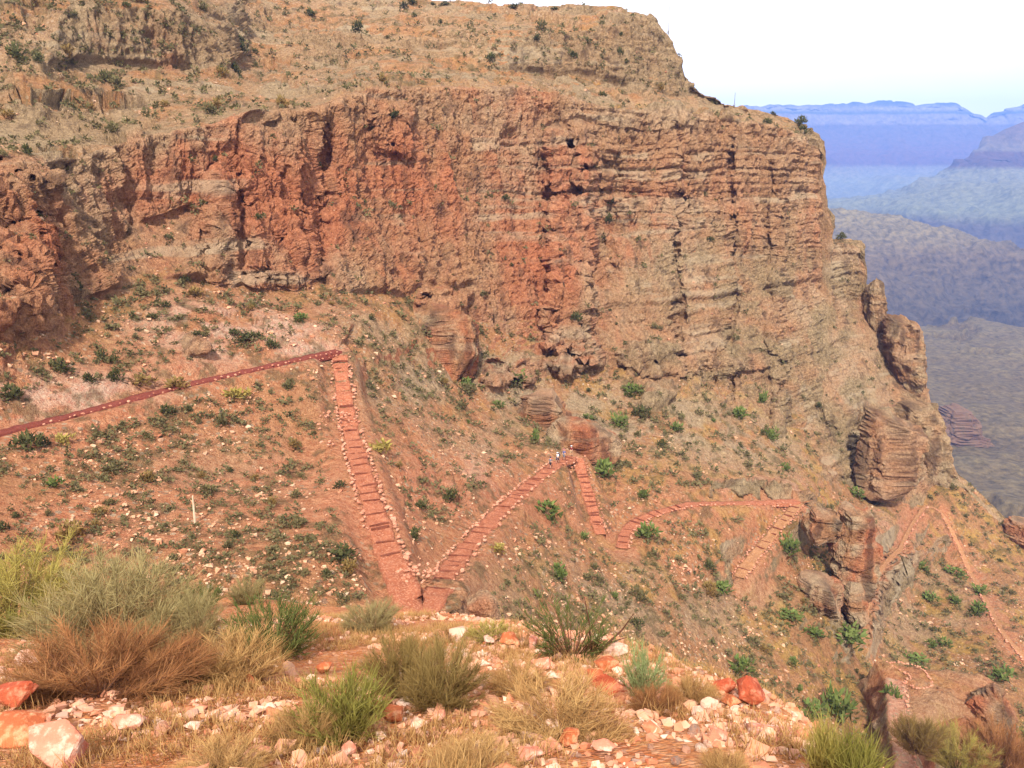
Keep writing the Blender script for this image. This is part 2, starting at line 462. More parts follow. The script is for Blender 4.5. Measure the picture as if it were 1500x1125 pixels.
# slopes: gullies, small outcrop steps, hummocks
tal = fbm(X / 9, Y / 9, Z / 9, 4, 41) * 0.7 + fbm(X / 2.6, Y / 2.6, Z / 2.6, 5, 43, gain=0.62) * 0.55
ledge_m = sstep(0.1, 0.45, fbm(X / 22, Y / 22, Z / 10, 3, 77) + 0.35 * (np.arange(NR)[:, None] < N1))
tal = tal + ledge_m * (0.8 * b2 + 0.5 * k2 + 0.3 * k3) * (1 + 0.7 * (np.arange(NR)[:, None] < N1)) * sstep(60, 120, dist)
disp += gentle0 * tal * (0.35 + 0.65 * sstep(40, 110, dist))
edge = np.minimum(np.arange(NR)[:, None] / 6.0, 1.0)
P1 = P0 + nrm * (disp * (0.35 + 0.65 * edge))[..., None]

# trails (photo pixel polylines); Y comes from the slope they run on
def surf0(px, py):
    return unproject(px, py, midY(np.asarray(px, float), np.asarray(py, float)))
TRAILS = [
 dict(pts=[(-160,676),(0,634),(120,604),(250,569),(340,548),(420,530),(496,513)], w=0.75, mat='trail_dark', steps=0, name='upper'),
 dict(pts=[(497,517),(500,545),(506,590),(516,640),(530,690),(548,745),(566,800),(586,846)], w=1.0, mat='trail', steps=27, name='leg2'),
 dict(pts=[(634,874),(641,861),(668,822),(705,778),(745,737),(785,703),(815,680),(838,668)], w=0.95, mat='trail', steps=34, name='leg3'),
 dict(pts=[(846,670),(853,695),(862,725),(871,755),(880,783)], w=0.9, mat='trail', steps=16, name='leg4'),
 dict(pts=[(911,803),(916,780),(932,764),(960,752),(1000,741),(1060,737),(1120,736),(1168,733)], w=0.85, mat='trail', steps=10, name='leg5', smooth_z=True, stepto=0.45),
 dict(pts=[(1170,736),(1150,760),(1125,790),(1098,822),(1082,846)], w=0.95, mat='trail_pale', steps=13, name='leg6'),
 dict(pts=[(1318,806),(1330,780),(1345,756),(1362,742),(1380,752),(1400,790),(1425,845),(1452,895),(1480,940),(1530,1000)], w=0.5, mat='trail_pale', steps=0, name='lower'),
 dict(pts=[(582,836),(592,862),(604,884),(622,893),(632,880),(640,862)], w=1.15, mat='trail', steps=0, name='bend'),
 dict(pts=[(598,945),(606,918),(616,893)], w=0.9, mat='trail', steps=0, name='approach'),
 dict(pts=[(1262,940),(1266,910),(1273,875),(1284,845),(1300,822),(1320,803)], w=0.55, mat='trail_pale', steps=0, name='under'),
]
for t in TRAILS:
    a = np.array(t['pts'], float)
    p = surf0(a[:, 0], a[:, 1])
    seg = np.concatenate([[0], np.cumsum(np.linalg.norm(np.diff(p, axis=0), axis=1))])
    n = max(8, int(seg[-1] / 0.35))
    q = np.linspace(0, seg[-1], n)
    t['c'] = np.stack([pchip(seg, p[:, k], q) for k in range(3)], -1)
    t['len'] = seg[-1]
    t['s'] = q
# bench the slope where a trail runs
flat = P1.reshape(-1, 3)
low0 = (N1 + N2 - 40) * NC
sub = flat[low0:]
trail_m = np.zeros(len(sub))
for t in TRAILS:
    c = t['c'][::2]
    lo, hi = c.min(0) - 6, c.max(0) + 6
    idx = np.where((sub[:, 0] > lo[0]) & (sub[:, 0] < hi[0]) & (sub[:, 1] > lo[1]) & (sub[:, 1] < hi[1]) & (sub[:, 2] > lo[2] - 6) & (sub[:, 2] < hi[2] + 6))[0]
    for s in range(0, len(idx), 8000):
        ii = idx[s:s+8000]
        d = np.linalg.norm(sub[ii, None, :2] - c[None, :, :2], axis=-1)
        j = d.argmin(1); dm = d[np.arange(len(ii)), j]
        kf = sstep(t['w'] + 2.4, t['w'] + 0.5, dm)
        sub[ii, 2] += kf * (c[j, 2] - 0.14 - sub[ii, 2])
        trail_m[ii] = np.maximum(trail_m[ii], sstep(t['w'] + 6, t['w'], dm))
P1 = flat.reshape(NR, NC, 3)

# surface attributes
n1 = grid_normals(blur(P1, 2))
gentle = sstep(0.40, 0.68, blur(n1[..., 2], 1) * 0.6 + nz * 0.4) * (1 - 0.7 * cl_extra)
up_rock = (np.arange(NR)[:, None] < N1) * sstep(-0.1, 0.25, fbm(P1[..., 0] / 9, P1[..., 1] / 9, P1[..., 2] / 3.5, 4, 79))
gentle = gentle * (1 - 0.75 * up_rock)
gentle[N1:N1+N2] *= 0.3 + 0.4 * sstep(N2 - 30, N2, np.arange(N2))[:, None]
red = np.zeros_like(Yb)
def spot(arr, px, py, rx, ry, v):
    arr += v * np.exp(-(((PXr - px) / rx)**2 + ((PYr - py) / ry)**2))
for a in [(400,330,90,90,.75),(470,330,40,90,.5),(330,250,70,70,.6),(210,290,60,40,.5),(430,260,60,60,.5),(560,260,70,70,.5),(640,300,60,60,.4),(30,380,60,60,.5),(650,500,70,45,.75),
          (760,400,60,80,.55),(830,330,40,120,.45),(700,240,120,60,.25),(1010,250,60,60,.35),(1060,330,60,80,.3),(1190,330,25,70,.4),(960,300,50,80,.4),(900,60,90,40,.25),(220,80,100,40,.25),
          (290,650,350,150,.4),(60,620,160,80,.5),(880,480,120,40,.2),(1310,640,50,60,.35),(760,150,40,20,.4),(1340,520,30,40,.4)]:
    spot(red, *a)
dust = np.zeros_like(Yb)
for a in [(60,620,170,70,.8),(300,560,160,60,.6),(150,780,260,80,.7),(420,500,90,40,.5),(560,760,160,110,.7),(620,640,120,80,.35),(780,730,160,60,.6),(330,700,200,60,.45),(940,780,120,60,.4),(1110,720,80,25,.5),(1060,820,80,40,.3),(330,470,120,40,.4)]:
    spot(dust, *a)
dust = np.clip(dust + 0.12 * (PYr > LP['B'][None]) * sstep(1250, 1050, PXr), 0, 1)
bank = np.zeros_like(Yb)
grey = np.zeros_like(Yb)
for a in [(600,560,110,60,.8),(740,540,70,60,.8),(860,600,140,45,.8),(1000,620,120,50,.8),(1120,660,90,50,.7),(560,470,80,30,.6),(700,660,80,30,.4),(860,880,180,60,.6),(1350,900,90,90,.6),(1050,900,120,60,.4),(320,700,120,50,.35)]:
    spot(grey, *a)
for a in [(60,575,120,28,.9),(180,575,70,22,.8),(330,500,120,32,.95),(280,465,90,22,.7),(420,470,60,25,.6),(440,505,50,18,.8),(190,430,60,20,.5),(690,690,40,30,.5),(1120,712,60,10,.8),(1290,770,30,50,.4)]:
    spot(bank, *a)
dust.reshape(-1)[low0:] = np.maximum(dust.reshape(-1)[low0:], 0.85 * trail_m)
x1, y1, z1 = P1[..., 0], P1[..., 1], P1[..., 2]
m01 = lambda a, b, v: sstep(a, b, v)
streak = fbm(x1 / 4, y1 / 4, z1 / 22, 5, 201, gain=0.6)
wallf = (PYr - LP['R'][None]) / (LP['B'] - LP['R'])[None]
olive = sstep(840, 1000, PXr) * sstep(250, 450, PYr) * 0.8
ATT = {
 'olive': np.clip(olive * m01(-0.4, 0.2, fbm(x1 / 14, y1 / 14, z1 / 5, 4, 206)) + 0.55 * (np.arange(NR)[:, None] < N1), 0, 1),
 'gentle': gentle,
 'tone': np.clip(m01(-0.25, 0.25, fbm(x1 / 18, y1 / 18, z1 / 18, 4, 211)) * 0.5 + 0.28 * (k2 + 1) * 0.5 + 0.22 * (k3 + 1) * 0.5, 0, 1),
 'iron': 0.88 * m01(-0.3, 0.95, 0.05 + 0.07 * sstep(900, 800, PXr) + np.clip(red, 0, 1) * 0.85 - 0.36 * sstep(820, 1000, PXr) - 0.25 * (np.arange(NR)[:, None] < N1) - 0.25 * sstep(0.3, 0.0, wallf) + streak * 0.75 + fbm(x1 / 9, y1 / 9, z1 / 9, 3, 216) * 0.3 + 0.12 * k2),
 'pale': 0.55 * m01(0.1, 0.4, fbm(x1 / 40, y1 / 40, (z1 + wz) / 1.6, 3, 221)) * m01(-0.1, 0.3, fbm(x1 / 12, y1 / 12, z1 / 12, 3, 226)),
 'varn': 0.6 * m01(0.15, 0.5, fbm(x1 / 1.8, y1 / 1.8, z1 / 9, 5, 231, gain=0.6)),
 'dust': dust * (0.75 + 0.25 * m01(-0.3, 0.3, fbm(x1 / 5, y1 / 5, z1 / 5, 4, 241))),
 'dryf': np.clip(0.4 + 0.5 * sstep(500, 1150, PXr) - 0.45 * dust - 0.25 * (np.arange(NR)[:, None] < N1), 0.03, 1) * m01(-0.05, 0.3, fbm(x1 / 4, y1 / 4, z1 / 4, 5, 251, gain=0.65)),
 'scrub': 0.6 * m01(0.1, 0.32, fbm(x1 / 1.5, y1 / 1.5, z1 / 1.5, 4, 261, gain=0.6) + 0.34 * fbm(x1 / 14, y1 / 14, z1 / 14, 3, 266)),
 'greyf': np.clip(np.clip(grey, 0, 1) + 0.55 * (np.arange(NR)[:, None] < N1), 0, .9) * m01(-0.35, 0.2, fbm(x1 / 7, y1 / 7, z1 / 4, 5, 291, gain=.6)),
 'bank': np.clip(bank, 0, 1) * m01(-0.35, 0.15, fbm(x1 / 4, y1 / 4, z1 / 2, 4, 281)),
 'stony': m01(-0.25, 0.15, fbm(x1 / 8, y1 / 8, z1 / 8, 4, 271)),
}

# skirts: the far sides of the skyline
back = []
for k, (dy, dr) in enumerate([(60, 40), (32, 16), (14, 4.5), (5, 1.0)]):
    top = P1[0]
    f = (top[:, 1:2] + dy) / top[:, 1:2]
    b = top * f
    b[:, 2] -= dr + dy * 0.06
    b[:, 0] -= np.where(cols > 1190, dy * 0.45, 0)
    back.append(b)
def split_obj(name, r0, r1, extra=None, smooth=True):
    P = P1[r0:r1]
    at = {k: v[r0:r1] for k, v in ATT.items()}
    if extra is not None:
        P = np.concatenate([np.stack(extra), P], 0)
        at = {k: np.concatenate([np.repeat(v[:1], len(extra), 0), v], 0) for k, v in at.items()}
    nr = P.shape[0]
    me = mesh_np(name, P.reshape(-1, 3), grid_faces(nr, NC)[:, ::-1], at, smooth)
    o = link(name, me, M['hill'])
    return tag(o, kind='structure')
split_obj('upper_slope', 0, N1 + 1, back)
split_obj('cliff', N1, N1 + N2 + 1, None, False)
split_obj('hillside', N1 + N2, NR)

def hill_at(px, py):
    """displaced hill point (and normal) seen near a photo pixel"""
    c = int(np.clip(np.searchsorted(cols, px), 1, NC - 1))
    r = int(np.clip(np.searchsorted(PYr[:, c], py), 0, NR - 1))
    return P1[r, c].copy(), n1[r, c], gentle[r, c]

# ------------------------------------------------------------------ FAR CANYON
def far_material(name, stops, nscale, rough_amp, bump=30.0, warp=40.0):
    """bands of rock by height (real strata), broken up by noise"""
    t = NT(name, 0.95)
    v = t.vec()
    sx = t.t.nodes.new('ShaderNodeSeparateXYZ'); t.lk(t.tc.outputs['Object'], sx.inputs[0])
    n = t.noise(v, nscale, 6, 0.65)
    z = t.math('ADD', sx.outputs['Z'], t.math('MULTIPLY', t.math('SUBTRACT', n, 0.5), warp))
    z0, z1 = stops[0][0], stops[-1][0]
    f = t.math('DIVIDE', t.math('SUBTRACT', z, z0), z1 - z0)
    r = t.t.nodes.new('ShaderNodeValToRGB'); t.lk(f, r.inputs['Fac'])
    el = r.color_ramp.elements
    while len(el) < len(stops): el.new(0.5)
    for e, (zz, c) in zip(el, stops):
        e.position = (zz - z0) / (z1 - z0); e.color = c
    n2 = t.noise(v, nscale * 6, 6, 0.7)
    col = t.mix(rough_amp, r.outputs['Color'], t.mix(t.ramp(n2, 0.35, 0.65), (0.25, 0.25, 0.25, 1), (0.85, 0.85, 0.85, 1)), 'OVERLAY')
    t.bump(n2, 0.8, bump)
    return t.out(col)

def far_patch(name, px0, px1, step, lines, rows, mat, disp):
    cx = np.arange(px0, px1 + step, step)
    Lp = [np.interp(cx, [q[0] for q in l], [q[1] for q in l]) for l in lines]
    Ld = [np.interp(cx, [q[0] for q in l], [q[2] for q in l]) for l in lines]
    for i in range(1, len(Lp)):
        Lp[i] = np.maximum(Lp[i], Lp[i-1] + 0.6)
    PYg = []
    for i in range(len(Lp) - 1):
        PYg.append(Lp[i] + (Lp[i+1] - Lp[i]) * np.linspace(0, 1, rows[i], endpoint=False)[:, None])
    PYg = np.concatenate(PYg + [Lp[-1][None]], 0)
    Yg = np.stack([np.interp(PYg[:, c], [l[c] for l in Lp], [l[c] for l in Ld]) for c in range(len(cx))], 1)
    P = unproject(np.broadcast_to(cx, PYg.shape), PYg, Yg)
    nn = grid_normals(blur(P, 4))
    d = disp(P)
    d = d * np.minimum(np.arange(len(P))[:, None] / 4.0, 1)
    P = P + nn * d[..., None]
    top = P[0]
    ext = []
    for dy, dr in ((0.03, 0.012), (0.01, 0.003)):
        b = top * (1 + dy); b[:, 2] -= top[:, 1] * dr; ext.append(b)
    P = np.concatenate([np.stack(ext), P], 0)
    me = mesh_np(name, P.reshape(-1, 3), grid_faces(P.shape[0], len(cx))[:, ::-1])
    return tag(link(name, me, mat), kind='structure')

ALB = 0.5
M['rim'] = far_material('far_rim_strata', [(-420, srgb(120, 120, 100)), (-120, srgb(150, 150, 116)), (10, srgb(150, 140, 110)), (45, srgb(118, 80, 66)), (170, srgb(128, 92, 74)), (300, srgb(126, 100, 82)), (455, srgb(122, 102, 82)), (480, srgb(164, 146, 122)), (570, srgb(156, 140, 118)), (590, srgb(92, 96, 76)), (640, srgb(176, 160, 132)), (700, srgb(100, 104, 80))], 0.004, 0.5)
M['butte'] = far_material('far_butte_strata', [(-420, srgb(96, 84, 76)), (-240, srgb(104, 92, 80)), (-190, srgb(140, 140, 106)), (-10, srgb(146, 142, 108)), (20, srgb(104, 74, 58)), (95, srgb(112, 80, 62)), (110, srgb(134, 118, 90)), (300, srgb(122, 92, 72))], 0.005, 0.55)
M['gorge'] = far_material('inner_gorge_rock', [(-420, srgb(70, 60, 46)), (-330, srgb(98, 84, 62)), (-230, srgb(116, 98, 70)), (-190, srgb(132, 116, 82)), (-110, srgb(140, 126, 88))], 0.009, 0.9, 16, 60)
M['platform'] = far_material('platform_scrub_flat', [(-330, srgb(92, 72, 54)), (-290, srgb(108, 92, 64)), (-272, srgb(124, 110, 78)), (-250, srgb(128, 104, 76))], 0.02, 0.9, 4, 40)

ALB = 0.72
def d_far(P):
    x, y, z = P[..., 0], P[..., 1], P[..., 2]
    return fbm(x / 900, y / 900, z / 1600, 5, 301, ridged=True) * 190 + fbm(x / 120, y / 120, z / 60, 4, 305) * 24
sk = [(1000,166),(1110,160),(1180,157.5),(1200,157),(1225,154),(1255,152.5),(1296,152.5),(1299,155),(1330,154.5),(1333,157),(1392,155.5),(1398,162),(1407,162),(1412,168),(1430,168.5),(1441,175),(1452,168),(1464,168),(1470,170),(1500,158),(1600,150),(1800,160)]
ln = lambda dpy, Yv: [(x, y + dpy, Yv) for x, y in sk]
far_patch('far_rim', 1080, 1800, 2.2, [ln(0, 9500), ln(13, 9420), [(1080,174,9330),(1440,176,9330),(1800,180,9330)], [(1080,187,9250),(1440,188,9250),(1800,190,9250)],
    [(1080,226,8700),(1800,226,8700)], [(1080,241,8620),(1330,242,8620),(1800,244,8600)], [(1080,296,7000),(1250,292,7000),(1800,300,7000)], [(1080,306,6850),(1800,310,6850)], [(1080,420,5000),(1800,420,5000)]],
    [8, 12, 10, 24, 14, 40, 8, 10], M['rim'], d_far)
def d_butte(P):
    x, y, z = P[..., 0], P[..., 1], P[..., 2]
    return fbm(x / 420, y / 420, z / 800, 5, 311, ridged=True) * 95 + fbm(x / 60, y / 60, z / 25, 4, 315) * 10
far_patch('far_butte', 1190, 1800, 2.0, [[(1190,309,5200),(1250,306,5200),(1300,292,5200),(1330,281,5200),(1380,258,5200),(1420,243,5200),(1432,228,5200),(1440,222,5250),(1446,205,5300),(1470,190,5350),(1500,178,5400),(1560,140,5500),(1800,120,5500)],
    [(1190,311,5150),(1380,262,5150),(1428,232,5120),(1445,225,5150),(1500,224,5150),(1800,222,5150)], [(1190,313,5100),(1380,266,5100),(1412,256,5050),(1450,250,5060),(1500,252,5060),(1800,254,5050)],
    [(1190,316,4300),(1250,317,4200),(1380,320,3700),(1420,319,3600),(1500,320,3500),(1800,324,3500)], [(1190,330,4200),(1380,345,3600),(1500,362,3420),(1800,370,3400)], [(1190,440,3400),(1800,470,3000)]],
    [10, 12, 40, 20, 16], M['butte'], d_butte)
def d_gorge(P):
    x, y, z = P[..., 0], P[..., 1], P[..., 2]
    return fbm(x / 150, y / 150, z / 300, 5, 321, ridged=True) * 42 + fbm(x / 30, y / 30, z / 20, 4, 325) * 6
far_patch('gorge_wall', 1170, 1800, 1.4, [[(1170,308,2500),(1215,305,2520),(1235,307,2520),(1300,318,2480),(1380,338,2420),(1420,348,2400),(1450,360,2380),(1500,376,2350),(1600,392,2300),(1800,405,2300)],
    [(1170,345,2350),(1300,350,2300),(1390,360,2260),(1420,372,2240),(1500,384,2240),(1800,410,2240)], [(1170,400,2150),(1280,396,2130),(1350,405,2100),(1410,412,2180),(1500,430,2190),(1800,450,2180)],
    [(1170,480,1800),(1300,478,1790),(1400,470,2000),(1500,478,2050),(1800,490,2050)], [(1170,560,1500),(1800,560,1600)]],
    [20, 30, 36, 10], M['gorge'], d_gorge)
# platform: a real flat with low scarps
cx = np.arange(1230, 1960, 4.0)
tp = np.interp(cx, [1230,1340,1380,1420,1450,1500,1700,1960], [486,475,463,458,463,470,480,480])
PYg = tp + (1180 - tp) * (np.linspace(0, 1, 200)[:, None] ** 1.6)
ang = PITCH + np.arctan((PYg - 562.5) / FPX)
Yg = 277.0 / np.tan(ang)
Pp = unproject(np.broadcast_to(cx, PYg.shape), PYg, Yg)
xx, yy = Pp[..., 0], Pp[..., 1]
f1 = fbm(xx / 260, yy / 260, 0 * xx, 4, 331); f2 = fbm(xx / 60, yy / 60, 0 * xx, 5, 335); f3 = fbm(xx / 12, yy / 12, 0 * xx, 3, 337)
Pp[..., 2] += f1 * 14 + f2 * 8 + f3 * 1.6 - 14 * sstep(0.02, 0.06, f1 + 0.3 * f2) + 12 * sstep(0.2, 0.23, f1 + 0.25 * f2) - 6
back_p = Pp[0] * 1.12; back_p[:, 2] -= 60
Pp = np.concatenate([back_p[None], Pp], 0)
tag(link('plateau', mesh_np('plateau', Pp.reshape(-1, 3), grid_faces(Pp.shape[0], len(cx))[:, ::-1]), M['platform']), kind='structure')
# lowest ground, everywhere under the canyon
gme = mesh_np('canyon_floor', np.array([[-6000, -500, -430], [8500, -500, -430], [8500, 9950, -430], [-6000, 9950, -430]], float), np.array([[0, 1, 2, 3]]))
tag(link('canyon_floor', gme, M['platform']), kind='structure')

# ------------------------------------------------------------------ free-standing rock masses
def ico(sub):
    bm = bmesh.new(); bmesh.ops.create_icosphere(bm, subdivisions=sub, radius=1.0)
    V = np.array([v.co[:] for v in bm.verts]); F = np.array([[v.index for v in f.verts] for f in bm.faces])
    bm.free(); return V, F
ICO5 = ico(5)
ICO6 = ico(6)
ICO4 = ico(4)

def rock_mass(name, prof, Yc, thick, mat, amp=1.0, bed=1.0, seed=0, label=None, cat='rock outcrop', group=None, sub=None, squash=3.0, ired=0.8, ipale=.3, sc=1.0, iol=0.0):
    """prof: list of (py, px_left, px_right) rows, top to bottom -> solid rock of that outline, 'thick' metres deep"""
    V, F = sub or ICO5
    a = np.array(prof, float)
    # superellipsoid-like: spread v over height, angle around
    zt = V[:, 2]
    v = 0.5 - np.arcsin(np.clip(zt, -1, 1)) / math.pi
    v = np.clip(v, 0, 1)
    py = a[0, 0] + (a[-1, 0] - a[0, 0]) * v
    l = np.interp(py, a[:, 0], a[:, 1]); r = np.interp(py, a[:, 0], a[:, 2])
    th = np.arctan2(V[:, 1], V[:, 0])
    cxp = (np.abs(np.cos(th)) ** (2 / squash)) * np.sign(np.cos(th)); cyp = (np.abs(np.sin(th)) ** (2 / squash)) * np.sign(np.sin(th))
    endf = np.clip(np.minimum(v, 1 - v) / 0.05, 0, 1) ** 0.5
    px = (l + r) / 2 + (r - l) / 2 * cxp * endf
    Yv = Yc + thick / 2 * cyp * endf
    P = unproject(px, py, Yc)                     # outline at the mass's own distance
    k = thick / 2 * cyp * endf
    P[:, 1] += k                                  # depth is real, straight back in space
    P[:, 0] += 0.0 * k
    c = P.mean(0)
    rp_ = np.random.default_rng(seed + 77)
    for _ in range(16):                                # angular breaks
        pn = rp_.normal(0, 1, 3); pn[2] *= 0.45; pn /= np.linalg.norm(pn)
        pr = (P - c) @ pn
        cut = pr.max() * rp_.uniform(0.62 if sc == 1 else .85, 0.9 if sc == 1 else .98)
        over = pr > cut
        P[over] -= np.outer((pr[over] - cut) * 0.96, pn)
    x, y, z = (P / sc).T
    nrm_ = P - c; nrm_[:, 2] *= 0.3; nrm_ /= np.linalg.norm(nrm_, axis=1, keepdims=True)
    d = fbm(x / 4.5, y / 4.5, z / 7, 4, seed + 1, ridged=True) * 0.9 * amp + fbm(x / 1.3, y / 1.3, z / 1.3, 4, seed + 5, gain=.65) * 0.6 * amp + np.round(fbm(x / 3, y / 3, z / 5, 3, seed + 6) * 5) / 5 * 1.0 * amp
    wzz = fbm(x / 6, y / 6, z / 6, 2, seed + 9) * 0.8
    q = np.floor((z + wzz) / 1.5); q2 = np.floor((z + wzz) / 0.6)
    s2 = np.floor((x * .8 + y * .6 + wzz) / 2.2 + hsh(q, seed=seed) * 5)
    d += bed * (0.22 * (hsh(q, seed=seed) - .5) + 0.05 * (hsh(q2, seed=seed + 2) - .5) + 0.5 * (hsh(q, s2, seed=seed + 4) - .5))
    wb = fbm(x / 2, y / 2, z / 2, 2, seed + 21) * 0.7
    kb = np.floor((z + wb) / 2.6 + 0.3 * np.sin(x)); sb = np.floor((x * .9 - y * .45 + wb) / 2.8 + hsh(kb, seed=seed + 23) * 7)
    d += amp * 1.5 * (hsh(kb, sb, seed=seed + 25) - .5) * min(1.0, thick / 9.0)
    P = P + nrm_ * (d * sc)[:, None]
    base = P[:, 2].min()
    org = np.array([c[0], c[1], base])
    stv = fbm(x / 3, y / 3, z / 14, 4, seed + 13)
    one = np.ones_like(x)
    at = dict(olive=iol * one, greyf=0 * one, bank=0 * one, gentle=0.25 * sstep(.2, .7, nrm_[:, 2]) * one, tone=sstep(-.3, .3, fbm(x / 2.5, y / 2.5, z / 2.2, 4, seed + 15)), iron=np.clip(sstep(-.35, .35, stv) * ired, 0, 1),
              pale=ipale * sstep(.1, .4, fbm(x / 20, y / 20, z / 1.2, 2, seed + 17)), varn=.65 * sstep(-.05, .35, fbm(x / 1.5, y / 1.5, z / 8, 4, seed + 19)), dust=0 * one, dryf=0 * one, scrub=0 * one, stony=0 * one)
    me = mesh_np(name, P - org, F, at, smooth=False)
    o = link(name, me, M['hill']); o.location = org
    tag(o, label, cat, group)
    return o
rock_mass('rock_pinnacle', [(393,1278,1285),(400,1272,1292),(430,1270,1295),(470,1273,1299),(520,1278,1303)], 240, 7, M['pinnacle'], 0.7, 1.0, 11, 'slender free standing buff rock pinnacle at the end of the cliff', 'rock pinnacle', ired=.15, iol=.6)
rock_mass('rock_buttress', [(458,1304,1320),(476,1296,1338),(520,1298,1357),(552,1310,1366),(566,1318,1364),(590,1322,1356)], 231, 14, M['pinnacle'], 0.8, 1.0, 21, 'bulging ochre rock buttress below the slender pinnacle', 'rock buttress', ired=.25, iol=.4)
rock_mass('rock_buttress', [(568,1316,1356),(600,1314,1373),(640,1322,1378),(690,1337,1388),(735,1342,1392)], 212, 16, M['pinnacle'], 0.8, 1.0, 27, 'tall brown rock buttress where the cliff foot meets the ochre slope', 'rock buttress', ired=.2, iol=.6)
rock_mass('rock_buttress', [(598,1268,1310),(608,1262,1340),(650,1260,1350),(690,1258,1354),(730,1252,1360)], 184, 9, M['outcrop'], 0.8, 1.3, 33, 'squared brown block of bedded rock at the cliff foot', 'rock buttress', squash=5.0, ired=.3, iol=.4)
# promontory with the overhang, above the lower bend of the path
rock_mass('rock_outcrop', [(742,1222,1262),(752,1205,1272),(790,1215,1280),(815,1218,1285),(845,1220,1280),(862,1225,1268),(880,1230,1262)], 127, 8, M['outcrop'], 0.8, 0.8, 41, 'overhanging red brown rock fin with a smooth hollow face', 'rock outcrop', sub=ICO6, ired=1.3)
rock_mass('rock_outcrop', [(748,1188,1206),(756,1182,1232),(772,1180,1236),(790,1195,1232)], 126, 8, M['outcrop'], 0.8, 1.0, 47, 'ledge of cracked brown rock just below the bend in the stepped path', 'rock outcrop')
rock_mass('rock_outcrop', [(845,1180,1215),(860,1172,1232),(885,1174,1240),(902,1190,1236)], 119, 7, M['outcrop'], 0.9, 1.3, 53, 'dark layered boulder like outcrop under the overhanging rock fin', 'rock outcrop')
rock_mass('rock_outcrop', [(858,1236,1262),(870,1232,1268),(895,1240,1264),(930,1240,1258)], 122, 6, M['outcrop'], 0.8, 1.2, 59, 'stubby dark rock pillar beside the steps under the overhang', 'rock outcrop')
# bedded slabs below the wall and platform outcrop
knob = rock_mass('rock_outcrop', [(592,1380,1404),(600,1376,1414),(616,1372,1420),(634,1366,1432),(652,1354,1446),(672,1340,1462)], 850, 40, M['outcrop'], 1, 1, 61, 'low brown rock knob rising from the grey flat plateau', 'rock outcrop', ipale=0.0, ired=.6, sc=5.0, iol=.2, squash=6.0)
knob.data.materials[0] = simple_rock('plateau_knob_rock', srgb(108, 80, 62), srgb(124, 96, 74), srgb(96, 80, 62), 0.04, 2.0)
rock_mass('rock_outcrop', [(764,1486,1530),(775,1478,1545),(800,1480,1550),(812,1490,1540)], 196, 8, M['outcrop'], 0.8, 1.0, 67, 'small red rock outcrop on the edge of the ochre slope', 'rock outcrop')
rock_mass('rock_outcrop', [(868,690,706),(874,684,728),(890,684,732),(905,690,735)], 52, 3.0, M['outcrop'], 0.35, 0.3, 71, 'rounded red rock standing beside the lowest path bend', 'rock outcrop')

rock_mass('rock_outcrop', [(442,612,690),(450,600,696),(472,590,699),(500,586,701),(530,586,704),(555,582,708),(585,580,712)], 143, 18, M['outcrop'], 0.55, 1.3, 83, 'squared red block of bedded rock jutting from the foot of the wall', 'rock outcrop', sub=ICO6, squash=5.0, ired=1.3)
ym = float(midY(790.0, 612.0))
rock_mass('rock_outcrop', [(570,775,812),(578,755,830),(596,745,838),(616,742,846),(640,740,850)], ym, 9, M['outcrop'], 0.5, 1.2, 89, 'tilted tan slab of layered rock above the group of hikers', 'rock outcrop', squash=4.0, ired=.6)
ym = float(midY(850.0, 655.0))
rock_mass('rock_outcrop', [(618,822,850),(626,806,880),(642,802,905),(656,800,914),(680,798,918)], ym, 8, M['outcrop'], 0.5, 1.3, 97, 'low red layered ledge just behind the hikers', 'rock outcrop', squash=4.0, ired=1.1)
rock_mass('rock_outcrop', [(1006,1445,1462),(1014,1428,1478),(1030,1418,1484),(1060,1425,1480),(1085,1440,1474)], 96, 7, M['outcrop'], 1.0, 1.2, 103, 'dark red eroded rock knob at the far end of the saddle', 'rock outcrop', squash=3.0, ired=1.3, ipale=0)
# saddle with the stone ring
zs = -72.0
sad_px = [(1284,966),(1292,962),(1345,966),(1390,972),(1440,984),(1474,1000),(1478,1022),(1455,1046),(1415,1036),(1370,1048),(1338,1072),(1316,1060),(1306,1010),(1296,990)]
sp = []
for px, py in sad_px:
    a_ = PITCH + math.atan((py - 562.5) / FPX)
    sp.append(unproject(px, py, -zs / math.tan(a_)))
sp = np.array(sp)
def polysmooth(p, n):
    q = np.concatenate([p, p[:1]]); s = np.concatenate([[0], np.cumsum(np.linalg.norm(np.diff(q, axis=0), axis=1))])
    u = np.linspace(0, s[-1], n, endpoint=False)
    return np.stack([np.interp(u, s, q[:, k]) for k in range(3)], -1)
ring = polysmooth(sp, 240)
ring_c = ring.mean(0)
ring = ring_c + (ring - ring_c) * (1 + 0.10 * fbm(ring[:, 0] / 4, ring[:, 1] / 4, 0 * ring[:, 0], 4, 399))[:, None]
ring[:, 2] = zs
cen = ring.mean(0)
rings = []
for f in np.linspace(0.02, 1, 36):
    rr = cen + (ring - cen) * f
    rr[:, 2] += fbm(rr[:, 0] / 5, rr[:, 1] / 5, 0 * rr[:, 0], 5, 401, gain=.6) * 1.3 - 1.2 * f**5
    rings.append(rr)
for k in range(1, 40):
    rr = cen + (ring - cen) * (1 + 0.02 * k)
    rr[:, 2] = zs - 1.2 - 0.6 * k
    out_ = (ring - cen); out_[:, 2] = 0; out_ /= np.linalg.norm(out_, axis=1, keepdims=True)
    x, y, z = rr.T
    q = np.floor((z + fbm(x / 6, y / 6, z / 6, 2, 407)) / 1.4)
    d = 1.1 * (hsh(q, seed=409) - .5) + fbm(x / 4, y / 4, z / 5, 4, 411, ridged=True) * 1.2
    rings.append(rr + out_ * (d * min(1, k / 3))[:, None])
